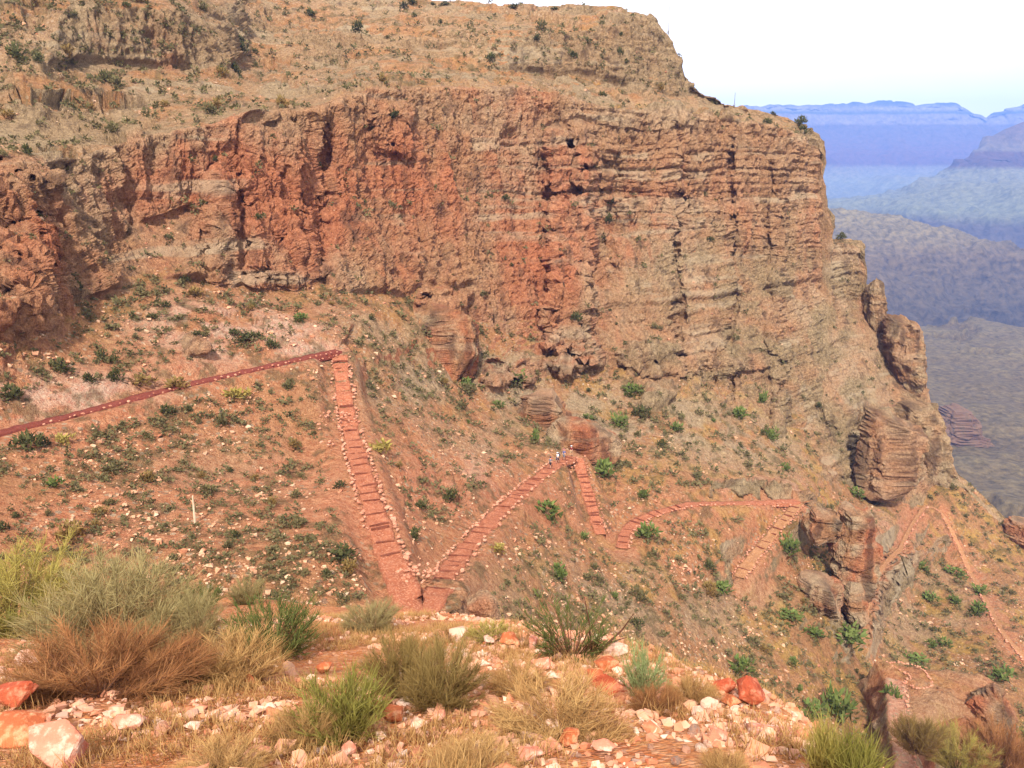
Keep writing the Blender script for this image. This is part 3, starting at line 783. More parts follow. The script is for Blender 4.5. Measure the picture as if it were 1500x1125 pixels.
R_ = np.stack(rings)
R_ = np.concatenate([R_, R_[:, :1]], 1)
xs, ys_, zz_ = R_[..., 0], R_[..., 1], R_[..., 2]
top_m = (np.arange(R_.shape[0])[:, None] < 36) * np.ones(R_.shape[:2])
nzn = lambda k, sd, sz=None: fbm(xs / k, ys_ / k, zz_ / (sz or k), 4, sd)
me = mesh_np('saddle', R_.reshape(-1, 3), grid_faces(R_.shape[0], R_.shape[1]), dict(
    gentle=top_m, tone=sstep(-.3, .3, nzn(3, 421)), iron=sstep(-.3, .4, nzn(3, 423, 9)), pale=0 * xs, varn=.6 * sstep(-.1, .35, nzn(1.6, 425, 8)), olive=0 * xs,
    dust=.35 + .3 * sstep(-.2, .3, nzn(5, 427)), dryf=.3 * sstep(.1, .4, nzn(3, 429)), scrub=.3 * sstep(.2, .5, nzn(2, 431)), stony=sstep(0, .4, nzn(5, 433)), greyf=.4 * sstep(-.2, .4, nzn(6, 435)), bank=0 * xs))
me.materials.append(M['hill'])
tag(link('saddle', me), kind='structure')

# ------------------------------------------------------------------ FOREGROUND SLOPE
CREST = np.array([(2.1,-9),(1.95,2),(2.0,4.6),(2.45,7.5),(2.05,9.2),(1.6,11.5),(-.8,15.7),(-4.2,17.8),(-9.8,23),(-17.8,25),(-70,33)], float)
def zf(x, y, micro=True):
    x = np.asarray(x, float); y = np.asarray(y, float)
    best = np.full(np.broadcast(x, y).shape, 1e9); sg = np.zeros_like(best)
    for a, b in zip(CREST[:-1], CREST[1:]):
        d = b - a; L2 = (d**2).sum()
        t = np.clip(((x - a[0]) * d[0] + (y - a[1]) * d[1]) / L2, 0, 1)
        ex, ey = x - (a[0] + t * d[0]), y - (a[1] + t * d[1])
        dd = np.hypot(ex, ey)
        cr = d[0] * ey - d[1] * ex             # <0 : right of the direction of travel = outside
        m = dd < best - 1e-9
        best = np.where(m, dd, best); sg = np.where(m, cr, sg)
    s = np.where(sg < 0, best, 0.0)
    k = 0.36 + 0.6 * sstep(-4, 2, x)
    z = -1.62 - 0.5 * np.maximum(y, 0) - 0.3 * np.minimum(y, 0) - k * s * s / (s + 0.5 + 1.1 * sstep(0, -4, x)) + 0.012 * x * np.exp(-np.maximum(y, 0) / 20)
    if micro:
        z = z + fbm(x / 2.3, y / 2.3, 0 * x, 4, 501) * 0.14 + fbm(x / 0.5, y / 0.5, 0 * x, 3, 505) * 0.035
    return z
az = np.radians(np.linspace(-58, 58, 400))
rad = np.geomspace(1.6, 74, 270)
fx = np.sin(az)[None] * rad[:, None]; fy = np.cos(az)[None] * rad[:, None] - 3.0
fz = zf(fx, fy)
FG = np.stack([fx, fy, fz], -1)
def fg_material():
    t = NT('foreground_soil', 0.95)
    v = t.vec()
    n1_ = t.noise(v, 0.8, 5, 0.6); n2_ = t.noise(v, 6, 6, 0.7)
    col = t.mix(t.ramp(n1_, 0.38, 0.62), srgb(168, 92, 52), srgb(194, 122, 70))
    col = t.mix(t.ramp(n2_, 0.45, 0.65), col, srgb(206, 144, 96))
    vo = t.t.nodes.new('ShaderNodeTexVoronoi'); vo.inputs['Scale'].default_value = 22; t.lk(v, vo.inputs['Vector'])
    sep = t.t.nodes.new('ShaderNodeSeparateColor'); t.lk(vo.outputs['Color'], sep.inputs[0])
    col = t.mix(t.math('MULTIPLY', t.ramp(sep.outputs[1], 0.55, 0.6), 0.45), col, t.mix(sep.outputs[0], srgb(136, 76, 50), srgb(216, 170, 138)))
    t.bump(t.math('ADD', n2_, t.math('MULTIPLY', vo.outputs['Distance'], -0.8)), 0.9, 0.06)
    return t.out(col)
M['fg'] = fg_material()
tag(link('foreground_slope', mesh_np('foreground_slope', FG.reshape(-1, 3), grid_faces(*fx.shape)[:, ::-1]), M['fg']), kind='structure')

_ts = np.geomspace(2.0, 90, 1400)
def fg_hit(px, py):
    d = unproject(px, py, 1.0)
    q = d[None] * _ts[:, None]
    below = q[:, 2] < zf(q[:, 0], q[:, 1])
    i = int(np.argmax(below)) if below.any() else len(_ts) - 1
    p = q[i].copy(); p[2] = zf(p[0], p[1])
    return p

# ------------------------------------------------------------------ stones
def hull_rock(seed, n=22, flat=0.7):
    r = random.Random(seed)
    bm = bmesh.new()
    for _ in range(n):
        v = Vector((r.gauss(0, 1), r.gauss(0, 1), r.gauss(0, 1))).normalized() * r.uniform(0.75, 1.05)
        bm.verts.new((v.x * r.uniform(.85, 1), v.y * r.uniform(.7, 1), v.z * flat))
    res = bmesh.ops.convex_hull(bm, input=bm.verts)
    bmesh.ops.delete(bm, geom=list({g for g in res['geom_interior'] + res['geom_unused'] if isinstance(g, bmesh.types.BMVert)}), context='VERTS')
    bmesh.ops.triangulate(bm, faces=bm.faces)
    bm.verts.index_update()
    V = np.array([v.co[:] for v in bm.verts]); F = np.array([[v.index for v in f.verts] for f in bm.faces])
    bm.free()
    return V, F
def boulder_geo(seed, flat=0.7, sub=ICO4, n=16):
    """convex-hull silhouette with broken, pitted faces"""
    V0, F0 = hull_rock(seed, n, flat)
    V, F = sub
    nrmF = np.cross(V0[F0[:, 1]] - V0[F0[:, 0]], V0[F0[:, 2]] - V0[F0[:, 0]])
    nrmF /= np.linalg.norm(nrmF, axis=1, keepdims=True)
    off = (nrmF * V0[F0[:, 0]]).sum(1)
    flip = off < 0; nrmF[flip] *= -1; off = np.abs(off)
    den = V @ nrmF.T
    t = np.where(den > 1e-4, off[None] / np.maximum(den, 1e-4), 1e9).min(1)
    P = V * t[:, None]
    P = P * (1 + 0.05 * fbm(P[:, 0] * 2, P[:, 1] * 2, P[:, 2] * 2, 4, seed)[:, None] + 0.025 * fbm(P[:, 0] * 7, P[:, 1] * 7, P[:, 2] * 7, 3, seed + 3)[:, None])
    return P, F
STONE_GEO = [hull_rock(900 + i, 18, 0.55 + 0.05 * (i % 5)) for i in range(10)]
SMALL_GEO = [hull_rock(950 + i, 9, 0.7) for i in range(8)]

def rotz_np(a):
    c, s = np.cos(a), np.sin(a)
    return c, s
def scatter_mesh(name, protos, pos, size, seed=0, sink=0.25, zs_=(0.6, 1.1)):
    """many small solids joined in one mesh (uncountable stuff)"""
    r = np.random.default_rng(seed)
    Vs, Fs, A = [], [], []
    off = 0
    which = r.integers(0, len(protos), len(pos))
    for k, (V, F) in enumerate(protos):
        I = np.where(which == k)[0]
        if not len(I): continue
        a = r.uniform(0, 6.28, len(I)); c, s = np.cos(a)[:, None], np.sin(a)[:, None]
        sz = size[I][:, None]
        x = (V[None, :, 0] * c - V[None, :, 1] * s) * sz
        y = (V[None, :, 0] * s + V[None, :, 1] * c) * sz
        z = V[None, :, 2] * sz * r.uniform(*zs_, (len(I), 1))
        P = np.stack([x, y, z + sz * sink], -1) + pos[I][:, None]
        Vs.append(P.reshape(-1, 3))
        Fs.append((F[None] + off + (np.arange(len(I)) * len(V))[:, None, None]).reshape(-1, 3))
        A.append(np.repeat(r.uniform(0, 1, len(I)), len(V)))
        off += len(I) * len(V)
    return mesh_np(name, np.concatenate(Vs), np.concatenate(Fs), {'v': np.concatenate(A)}, smooth=False)

def stone_material(name, cols_, attr=None, scale=6.0, bd=0.02):
    t = NT(name, 0.9)
    v = t.vec()
    f = t.attr('v') if attr else t.rand()
    r = t.t.nodes.new('ShaderNodeValToRGB'); t.lk(f, r.inputs['Fac'])
    el = r.color_ramp.elements
    while len(el) < len(cols_): el.new(0.5)
    for i, (e, c) in enumerate(zip(el, cols_)):
        e.position = i / (len(cols_) - 1); e.color = c
    n = t.noise(v, scale, 6, 0.68)
    col = t.mix(t.math('MULTIPLY', t.ramp(n, 0.42, 0.62), 0.7), r.outputs['Color'], srgb(214, 150, 112))
    col = t.mix(t.math('MULTIPLY', t.ramp(t.noise(v, scale * .5, 5, .6), 0.54, 0.64), 0.6), col, srgb(160, 86, 60))
    t.bump(t.noise(v, scale * 3, 6, 0.7), 0.8, bd)
    return t.out(col)
STC = [srgb(184, 98, 64), srgb(214, 166, 138), srgb(198, 122, 84), srgb(232, 202, 180), srgb(176, 104, 70), srgb(214, 158, 128), srgb(154, 126, 112)]
M['stone'] = stone_material('scattered_limestone', STC, None, 3.0, 0.05)
M['gravel'] = stone_material('gravel_chips', STC, 'v', 8.0, 0.01)
M['talus'] = stone_material('talus_stones', [srgb(160, 100, 72), srgb(204, 164, 132), srgb(180, 124, 92), srgb(216, 184, 152), srgb(146, 108, 84)], 'v', 1.5, 0.06)
M['boulder_pink'] = simple_rock('pale_pink_boulder', srgb(188, 106, 80), srgb(216, 150, 124), srgb(228, 186, 164), 1.8, 0.03)
M['boulder_red'] = simple_rock('brick_red_boulder', srgb(150, 62, 40), srgb(186, 94, 62), srgb(214, 140, 108), 1.8, 0.04)
M['boulder_orange'] = simple_rock('orange_boulder', srgb(156, 78, 46), srgb(196, 112, 70), srgb(216, 156, 116), 1.8, 0.04)
M['boulder_white'] = simple_rock('white_topped_boulder', srgb(204, 150, 124), srgb(226, 194, 174), srgb(196, 118, 88), 1.8, 0.03)

BOULDERS = [ # px centre, py base, width px, height px, material, label
 (22,1052,84,78,'boulder_red','pointed brick red boulder leaning over flat orange slab'),
 (22,1098,140,46,'boulder_orange','long flat orange slab beneath the pointed red boulder'),
 (76,1138,128,78,'boulder_pink','big pale pink boulder below the flat orange slab'),
 (181,1084,70,46,'boulder_pink','squat pink boulder in front of the rusty dry bush'),
 (36,985,50,34,'boulder_white','grey pink rounded stone behind the pointed red boulder'),
 (369,1010,26,26,'boulder_orange','small orange upright stone under the golden bush'),
 (474,990,34,20,'boulder_orange','low orange stone beside the dark green bush'),
 (380,1118,52,26,'boulder_pink','pink tilted stone in the dry grass'),
 (672,944,38,30,'boulder_white','white topped pink boulder beside the yellow green dome bush'),
 (712,948,34,22,'boulder_white','low whitish slab between two pale boulders'),
 (742,952,44,26,'boulder_orange','orange stone with pale cap below the yellow green bush'),
 (781,958,28,32,'boulder_pink','pink wedge shaped stone left of the bare branched shrub'),
 (790,985,40,24,'boulder_pink','pink stone block in the middle of the stony crest'),
 (903,966,54,26,'boulder_white','bright white topped slab at the foot of the dead branch'),
 (889,990,46,34,'boulder_orange','squared tan boulder stacked above the rusty red one'),
 (872,1006,40,26,'boulder_orange','crumbling orange rock left of the rusty red boulder'),
 (892,1026,56,44,'boulder_red','large rusty red boulder beside the pale green shrub'),
 (1102,1042,58,54,'boulder_red','large dull red boulder on the lip of the slope'),
 (1062,1020,40,30,'boulder_red','dark red stone above the pile of pale stones'),
 (1040,1046,34,28,'boulder_white','white faced stone in the pile on the lip'),
 (1072,1038,40,26,'boulder_orange','orange stone in the pile on the lip'),
 (1022,1056,26,24,'boulder_white','small white block at the end of the stone pile'),
 (838,1098,44,34,'boulder_orange','cracked orange stone below the big golden bush'),
 (775,1120,48,26,'boulder_pink','pink flat stone low in the gravel'),
 (885,1110,44,26,'boulder_pink','pale pink block with a white top in the gravel'),
 (1050,1090,40,26,'boulder_pink','pink block among the pale stones near the bedrock slab'),
 (575,1062,46,34,'boulder_orange','orange flat boulder between two bushes'),
 (545,1050,40,26,'boulder_red','red wedge stone behind the green grass clump'),
 (640,1062,34,26,'boulder_pink','pink cube like stone under the olive brown shrub'),
 (510,1112,26,30,'boulder_pink','pink stone at the foot of the green grass clump'),
]
for i, (px, py, wp, hp, mt, lb) in enumerate(BOULDERS):
    p = fg_hit(px, py - 0.12 * hp)
    dep = project(p)[2]
    sx, sz = 0.5 * wp * dep / FPX, 0.5 * hp * dep / FPX * 1.15
    V, F = boulder_geo(1200 + 7 * i, 0.85, ICO4 if wp > 45 else ico(3), 13)
    V = V * np.array([sx * 1.08, sx * 0.85, sz])
    if i == 0: V[:, 0] += 0.5 * V[:, 2]
    o = link('boulder', mesh_np('boulder', V, F, smooth=False), M[mt])
    o.location = (p[0], p[1] + sx * 0.3, p[2] + sz * 0.6)
    o.rotation_euler = (0.0, random.uniform(-.2, .2), random.uniform(-.4, .4))
    tag(o, lb, 'boulder')
# sloping bedrock slab on the lip
V, F = boulder_geo(1777, 0.6, ICO4, 12)
p = fg_hit(1140, 1075)
o = link('bedrock_slab', mesh_np('bedrock_slab', V * np.array([0.55, 0.7, 0.3]), F), M['boulder_pink'])
o.location = (p[0] + 0.1, p[1], p[2] - 0.12); o.rotation_euler = (-0.45, 0.5, 0.2)
tag(o, 'smooth pink bedrock slab dipping over the lip of the slope', 'bedrock')

stone_me = []
for i, (V, F) in enumerate([boulder_geo(1300 + i, 0.65, ico(2), 11) for i in range(10)]):
    me = mesh_np('stone', V, F, smooth=False); me.materials.append(M['stone']); stone_me.append(me)
n_st = 0
rr = random.Random(31)
while n_st < 285:
    px = rr.uniform(0, 1180); py = rr.uniform(935, 1124)
    dens = 0.25 + 0.75 * float(sstep(520, 700, px))
    if px > 960 and py > 1000: dens = 1
    if py < 930 + 0.06 * abs(px - 650) or rr.random() > dens: continue
    p = fg_hit(px, py)
    if p[1] > 16: continue
    dep = project(p)[2]
    szp = min(30, rr.lognormvariate(2.55, 0.45))          # stone half size in photo pixels
    r_ = szp * 0.5 * dep / FPX * 1.5
    o = link('stone', stone_me[rr.randrange(10)])
    o.location = (p[0], p[1], p[2] + r_ * 0.25)
    o.scale = (r_ * rr.uniform(.8, 1.3), r_ * rr.uniform(.8, 1.1), r_ * rr.uniform(.7, 1.1))
    o.rotation_euler = (rr.uniform(-.5, .5), rr.uniform(-.5, .5), rr.uniform(0, 6.28))
    sw = 'larger' if szp > 15 else 'small'
    if px > 960: tag(o, sw + ' angular stone in the rubble heaped along the lip beside the red boulders', 'stone', sw + ' rubble stones on the lip')
    elif px > 750: tag(o, sw + ' angular stone on the gravel around the broad golden bush', 'stone', sw + ' stones around the golden bush')
    elif px > 540: tag(o, sw + ' angular stone on the gravelly crest around the olive brown shrubs', 'stone', sw + ' stones around the olive shrubs')
    else: tag(o, sw + ' loose stone lying in dry grass below the big feathery and rusty bushes', 'stone', sw + ' stones in the dry grass')
    n_st += 1
# gravel chips
gx = RNG.uniform(-9, 4, 40000); gy = 2.2 + 14 * RNG.uniform(0, 1, 40000) ** 1.4
keep = (np.abs(gx) < 0.75 * gy + 0.6) & (fbm(gx / 1.2, gy / 1.2, 0 * gx, 3, 601) > -0.12 - 0.4 * (gx > -1))
gx, gy = gx[keep][:14000], gy[keep][:14000]
gp = np.stack([gx, gy, zf(gx, gy)], -1)
tag(link('gravel', scatter_mesh('gravel', SMALL_GEO, gp, np.clip(RNG.lognormal(-3.4, 0.6, len(gp)), .012, .12), 5, 0.2), M['gravel']), 'pale pink gravel chips strewn over the near slope', 'gravel', kind='stuff')

# talus stones on the hillside and slope above
def hill_points(n, seed, cond):
    r = np.random.default_rng(seed)
    out = []
    while len(out) < n:
        px = r.uniform(-60, 1560); py = r.uniform(-30, 1150)
        c = int(np.clip(np.searchsorted(cols, px), 1, NC - 1))
        if py < PYr[0, c] + 2 or py > PYr[-1, c] - 2: continue
        rw = int(np.searchsorted(PYr[:, c], py))
        if cond(px, py, rw, c, r.random()): out.append((rw, c))
    a = np.array(out)
    return a[:, 0], a[:, 1]
TMASK = np.zeros(NR * NC); TMASK[low0:] = trail_m; TMASK = TMASK.reshape(NR, NC)
rw, cl_ = hill_points(9500, 71, lambda px, py, r, c, u: u < gentle[r, c] * (0.08 + 0.92 * ATT['stony'][r, c] ** 2) * (1.0 if py > 400 else 0.4) * (TMASK[r, c] < 0.85))
tp_ = P1[rw, cl_]
tsz = np.clip(RNG.lognormal(-2.0, 0.6, len(tp_)), 0.06, 0.6) * (0.5 + 0.5 * np.clip(tp_[:, 1] / 90, 0.3, 1.3))
tag(link('talus', scatter_mesh('talus', SMALL_GEO, tp_, tsz, 6, 0.15), M['talus']), 'pale limestone rubble strewn over the canyon slopes', 'rubble', kind='stuff')

# ------------------------------------------------------------------ TRAILS
def ribbon(c, half, step_len, rise_dir=0):
    """stepped tread strip: between two step logs the tread is level"""
    s = np.concatenate([[0], np.cumsum(np.linalg.norm(np.diff(c[:, :2], axis=0), axis=1))])
    tan = np.gradient(c[:, :2], axis=0); tan /= np.linalg.norm(tan, axis=1, keepdims=True) + 1e-9
    side = np.stack([-tan[:, 1], tan[:, 0]], -1)
    z = c[:, 2].copy()
    if step_len:
        k = np.floor(s / step_len)
        zl = np.interp((k + 0.5) * step_len, s, c[:, 2])
        z = 0.55 * zl + 0.45 * z
    us = np.linspace(-1, 1, 7)
    wob_ = 1 + 0.4 * fbm(s / 1.3, 0 * s, 0 * s + 3, 4, 811)
    P = np.zeros((len(c), 7, 3))
    for j, u in enumerate(us):
        P[:, j, :2] = c[:, :2] + side * (half * u * wob_)[:, None] if u else c[:, :2]
        P[:, j, 2] = z + 0.05 * u * u + 0.12 * fbm(P[:, j, 0] / .7, P[:, j, 1] / .7, z, 3, 815)
    # buried edges
    L = P[:, :1].copy(); Rr = P[:, -1:].copy(); L[..., 2] -= 0.8; Rr[..., 2] -= 0.8
    return np.concatenate([L, P, Rr], 1), side, s, tan

def box_np(dx, dy, dz, jit, r):
    v = np.array([(x, y, z) for x in (-1, -.35, .35, 1) for y in (-1, 1) for z in (-1, 1)], float)
    v *= np.array([dx, dy, dz]) / 2
    v += r.normal(0, jit, v.shape)
    f = []
    for i in range(3):
        a, b = i * 4, i * 4 + 4
        f += [(a, a + 1, b + 1, b), (a + 2, b + 2, b + 3, a + 3), (a, b, b + 2, a + 2), (a + 1, a + 3, b + 3, b + 1)]
    f += [(0, 2, 3, 1), (12, 13, 15, 14)]
    return v, np.array(f)
LOGS = []
for i in range(4):
    v, f = box_np(2.0, 0.22, 0.20, 0.03, RNG)
    me = mesh_np('step', v, f, smooth=False); me.materials.append(M['log']); LOGS.append(me)
WST = []
for i in range(8):
    V, F = boulder_geo(1500 + i, 0.8, ico(1), 12)
    me = mesh_np('stone', V, F, smooth=False); me.materials.append(M['wallstone']); WST.append(me)
TR = {}
for t in TRAILS:
    c = t['c']
    sl = t['len'] / t['steps'] if t['steps'] else 0
    P, side, s, tan = ribbon(c, t['w'], 0 if t.get('smooth_z') else sl)
    me = mesh_np('path', P.reshape(-1, 3), grid_faces(P.shape[0], P.shape[1]))
    o = tag(link('path', me, M[t['mat']]), kind='structure')
    TR[t['name']] = (o, c, side, s, tan, t)
    if t['steps']:
        for k in range(1, int(t['steps'] * (1 if not t.get('stepto') else 1))):
            if random.random() < .12: continue
            i = int(np.clip(np.searchsorted(s, (k + random.uniform(-.28, .28)) * t.get('stepto', 1.0) * s[-1] / t['steps']), 1, len(c) - 1))
            lo = link('step', LOGS[k % 4], None, o)
            lo.location = (c[i, 0], c[i, 1], c[i, 2] + 0.0 + random.uniform(-.03, .04))
            lo.rotation_euler = (random.uniform(-.05, .05), random.uniform(-.05, .05), math.atan2(side[i, 1], side[i, 0]) + random.uniform(-.14, .14))
            lo.scale = (t['w'] * random.uniform(0.6, 1.0), random.uniform(.6, 1.3), random.uniform(.6, 1.4))
def edging(leg, sgn, courses, label, f0=0.0, f1=1.0, size=0.34, name='stone_edging', cat='stone edging', gap=1.0, max_n=150):
    o, c, side, s, tan, t = TR[leg]
    i0 = int(f0 * (len(c) - 1))
    root = empty(name, c[i0] + np.append(side[i0] * sgn * t['w'], -0.3))
    tag(root, label, cat)
    base = Vector(root.location)
    n = int((f1 - f0) * s[-1] / (size * 1.5 * gap)) * courses
    n = min(n, max_n)
    for k in range(n):
        f = f0 + (f1 - f0) * ((k // courses) + random.uniform(-.3, .3)) / max(1, n // courses)
        q = np.clip(f, 0, 1) * s[-1]
        i = int(np.clip(np.searchsorted(s, q), 0, len(c) - 1))
        cr = k % courses
        offs = t['w'] * random.uniform(.92, 1.1) + 0.12 + cr * 0.30 + random.uniform(-.12, .25)
        p = c[i] + np.append(side[i] * sgn * offs, 0.14 - cr * 0.42 + random.uniform(-.08, .08))
        st = link('stone', WST[random.randrange(8)], None, root)
        st.location = Vector(p) - base
        r_ = size * random.uniform(.35, 1.3)
        st.scale = (r_ * random.uniform(.9, 1.4), r_, r_ * random.uniform(.6, 1.0))
        st.rotation_euler = (random.uniform(-.4, .4), random.uniform(-.4, .4), random.uniform(0, 6.28))
    return root
edging('leg2', 1, 1, 'row of pinkish stones edging the long flight of steps, on the side of the wall', 0, 1, 0.36)
edging('leg2', -1, 1, 'row of pale stones edging the long flight of steps, on the bushy slope side', 0, 0.85, 0.30)
edging('leg3', -1, 4, 'dry stone retaining wall of red rubble under the diagonal flight of steps', 0.02, 0.98, 0.36, 'retaining_wall', 'stone wall', 1.3)
edging('leg3', 1, 1, 'row of small stones on the uphill edge of the diagonal flight of steps', 0.1, 0.9, 0.28)
edging('leg4', 1, 1, 'straight stone kerb along the short steep flight of steps', 0, 1, 0.28)
edging('leg5', -1, 2, 'low stone wall on the outer edge of the curving path', 0, 0.95, 0.32, 'retaining_wall', 'stone wall')
edging('leg6', 1, 3, 'dry stone wall on the outer edge of the flight below the corner', 0, 1, 0.34, 'retaining_wall', 'stone wall', 1.2)
edging('leg6', -1, 1, 'pale stone kerb on the inner edge of the flight below the corner', 0, 1, 0.28)
edging('upper', -1, 2, 'broken line of rough stones under the dark red traverse path', 0.25, 0.98, 0.26, 'retaining_wall', 'stone wall', 2.0)
edging('lower', -1, 1, 'row of pale stones along the zigzag path on the ochre slope', 0.0, 1.0, 0.4)
# which side of the bend heap
def stone_heap(px, py, n, rad_, size, label, mat=None):
    p, _, _ = hill_at(px, py)
    root = tag(empty('stone_heap', p), label, 'stone heap')
    for k in range(n):
        a, q = random.uniform(0, 6.28), rad_ * math.sqrt(random.random())
        st = link('stone', WST[random.randrange(8)], None, root)
        h = max(0, (1 - q / rad_)) * rad_ * 0.35
        st.location = (q * math.cos(a), q * math.sin(a), h * random.random() + 0.1)
        r_ = size * random.uniform(.6, 1.3)
        st.scale = (r_, r_ * random.uniform(.7, 1), r_ * random.uniform(.6, .9))
        st.rotation_euler = (random.uniform(-.5, .5), random.uniform(-.5, .5), random.uniform(0, 6.28))
stone_heap(613, 848, 46, 1.8, 0.30, 'heap of pink stones piled where the two stepped flights meet')
stone_heap(478, 610, 60, 3.4, 0.36, 'spill of yellowish rubble beside the top of the long flight')
stone_heap(478, 652, 8, 1.2, 0.40, 'few white blocks below the yellowish rubble spill')
stone_heap(882, 770, 14, 1.2, 0.36, 'small white stone patch at the foot of the short steep flight')
stone_heap(1000, 838, 34, 2.6, 0.34, 'short line of red stones crossing the slope under the curving path')
# stone ring on the saddle
def on_saddle(px, py):
    a_ = PITCH + math.atan((py - 562.5) / FPX)
    return unproject(px, py, -zs / math.tan(a_))
rc = on_saddle(1345, 985)
ringo = tag(empty('stone_ring', rc), 'ring of small stones laid out on the bare brown saddle', 'stone ring')
rpts = np.array([on_saddle(x, y) for x, y in [(1300,972),(1320,972),(1345,978),(1358,988),(1366,1002),(1358,1010),(1340,1010),(1326,1000),(1334,992),(1318,984)]])
rp = polysmooth(rpts, 64)
for q in rp:
    st = link('stone', WST[random.randrange(8)], None, ringo)
    st.location = (q[0] - rc[0] + random.uniform(-.15, .15), q[1] - rc[1] + random.uniform(-.15, .15), 0.15 + random.uniform(0, .15))
    r_ = random.uniform(.2, .42); st.scale = (r_, r_, r_ * .75); st.rotation_euler = (random.uniform(-.4, .4), 0, random.uniform(0, 6))

# path running down from the saddle toward the viewer
def extra_path(pts, w_, mat):
    a = np.array(pts, float)
    p = unproject(a[:, 0], a[:, 1], a[:, 2])
    seg = np.concatenate([[0], np.cumsum(np.linalg.norm(np.diff(p, axis=0), axis=1))])
    q = np.linspace(0, seg[-1], int(seg[-1] / .4))
    c = np.stack([pchip(seg, p[:, k], q) for k in range(3)], -1)
    P, side, s, tan = ribbon(c, w_, 0)
    # rough stone flanks under both edges of the path
    full = [P[:, 1:-1]]
    for sg, k in ((-1, 1), (1, -2)):
        e = P[:, k]
        lv = []
        for j in range(1, 15):
            q_ = e.copy(); q_[:, :2] += side * (sg * (0.05 + 0.16 * j)); q_[:, 2] -= 0.65 * j
            n_ = fbm(q_[:, 0] / 2, q_[:, 1] / 2, q_[:, 2] / 2, 4, 861, gain=.6) * 1.0 + .8 * (hsh(np.floor(q_[:, 2] / 1.3 + .3 * q_[:, 0]), seed=5) - .5)
            q_[:, :2] += side * (sg * n_ * min(1, j / 3))[:, None]
            lv.append(q_)
        full.append(np.stack(lv, 1))
    L_, R2 = full[1][:, ::-1], full[2]
    G = np.concatenate([L_, full[0], R2], 1)
    mid_ = np.zeros(G.shape[:2]); mid_[:, L_.shape[1]:L_.shape[1] + full[0].shape[1]] = 1
    gx_, gy_, gz_ = G[..., 0], G[..., 1], G[..., 2]
    me = mesh_np('path', G.reshape(-1, 3), grid_faces(G.shape[0], G.shape[1]), dict(gentle=mid_, tone=sstep(-.3, .3, fbm(gx_ / 2, gy_ / 2, gz_ / 2, 3, 871)), iron=.5 * sstep(-.3, .4, fbm(gx_ / 3, gy_ / 3, gz_ / 8, 3, 873)), varn=.4 * sstep(0, .4, fbm(gx_ / 1.5, gy_ / 1.5, gz_ / 5, 3, 875)), dust=mid_, bank=.5 * mid_, stony=mid_))
    o = tag(link('path', me, M['hill']), kind='structure')
    return o, c, side, s, tan, dict(w=w_)
TR['down'] = extra_path([(1312,995,100.0),(1314,1030,94.2),(1318,1070,88.2),(1324,1110,82.6),(1330,1150,77.5),(1340,1210,71)], 1.1, 'trail_pale')
edging('down', 1, 1, 'line of white stones along the path dropping off the saddle', 0, 1, 0.4)

# ------------------------------------------------------------------ PLANTS
def strips(p0, d, L, bend, wd, r, segs=2):
    """thin tapering blades: arrays of base, direction, length, bend vector, width"""
    n = len(p0)
    side = np.cross(d, r.normal(0, 1, (n, 3))); side /= np.linalg.norm(side, axis=1, keepdims=True) + 1e-9
    pts = []
    for k, tt in enumerate((0, .55, 1.0)):
        pts.append(p0 + d * (L * tt)[:, None] + bend * (tt * tt))
    w2 = wd[:, None] * side * 0.5
    V = np.stack([pts[0] - w2, pts[0] + w2, pts[1] - w2 * .8, pts[1] + w2 * .8, pts[2]], 1).reshape(-1, 3)
    o = (np.arange(n) * 5)[:, None]
    F = np.concatenate([o + np.array([[0, 1, 3]]), o + np.array([[0, 3, 2]]), o + np.array([[2, 3, 4]])], 0)
    tv = np.tile(np.array([0, 0, .55, .55, 1.0]), n)
    rv = np.repeat(r.uniform(0, 1, n), 5)
    return V, F, tv, rv
def unit(v): return v / (np.linalg.norm(v, axis=1, keepdims=True) + 1e-9)

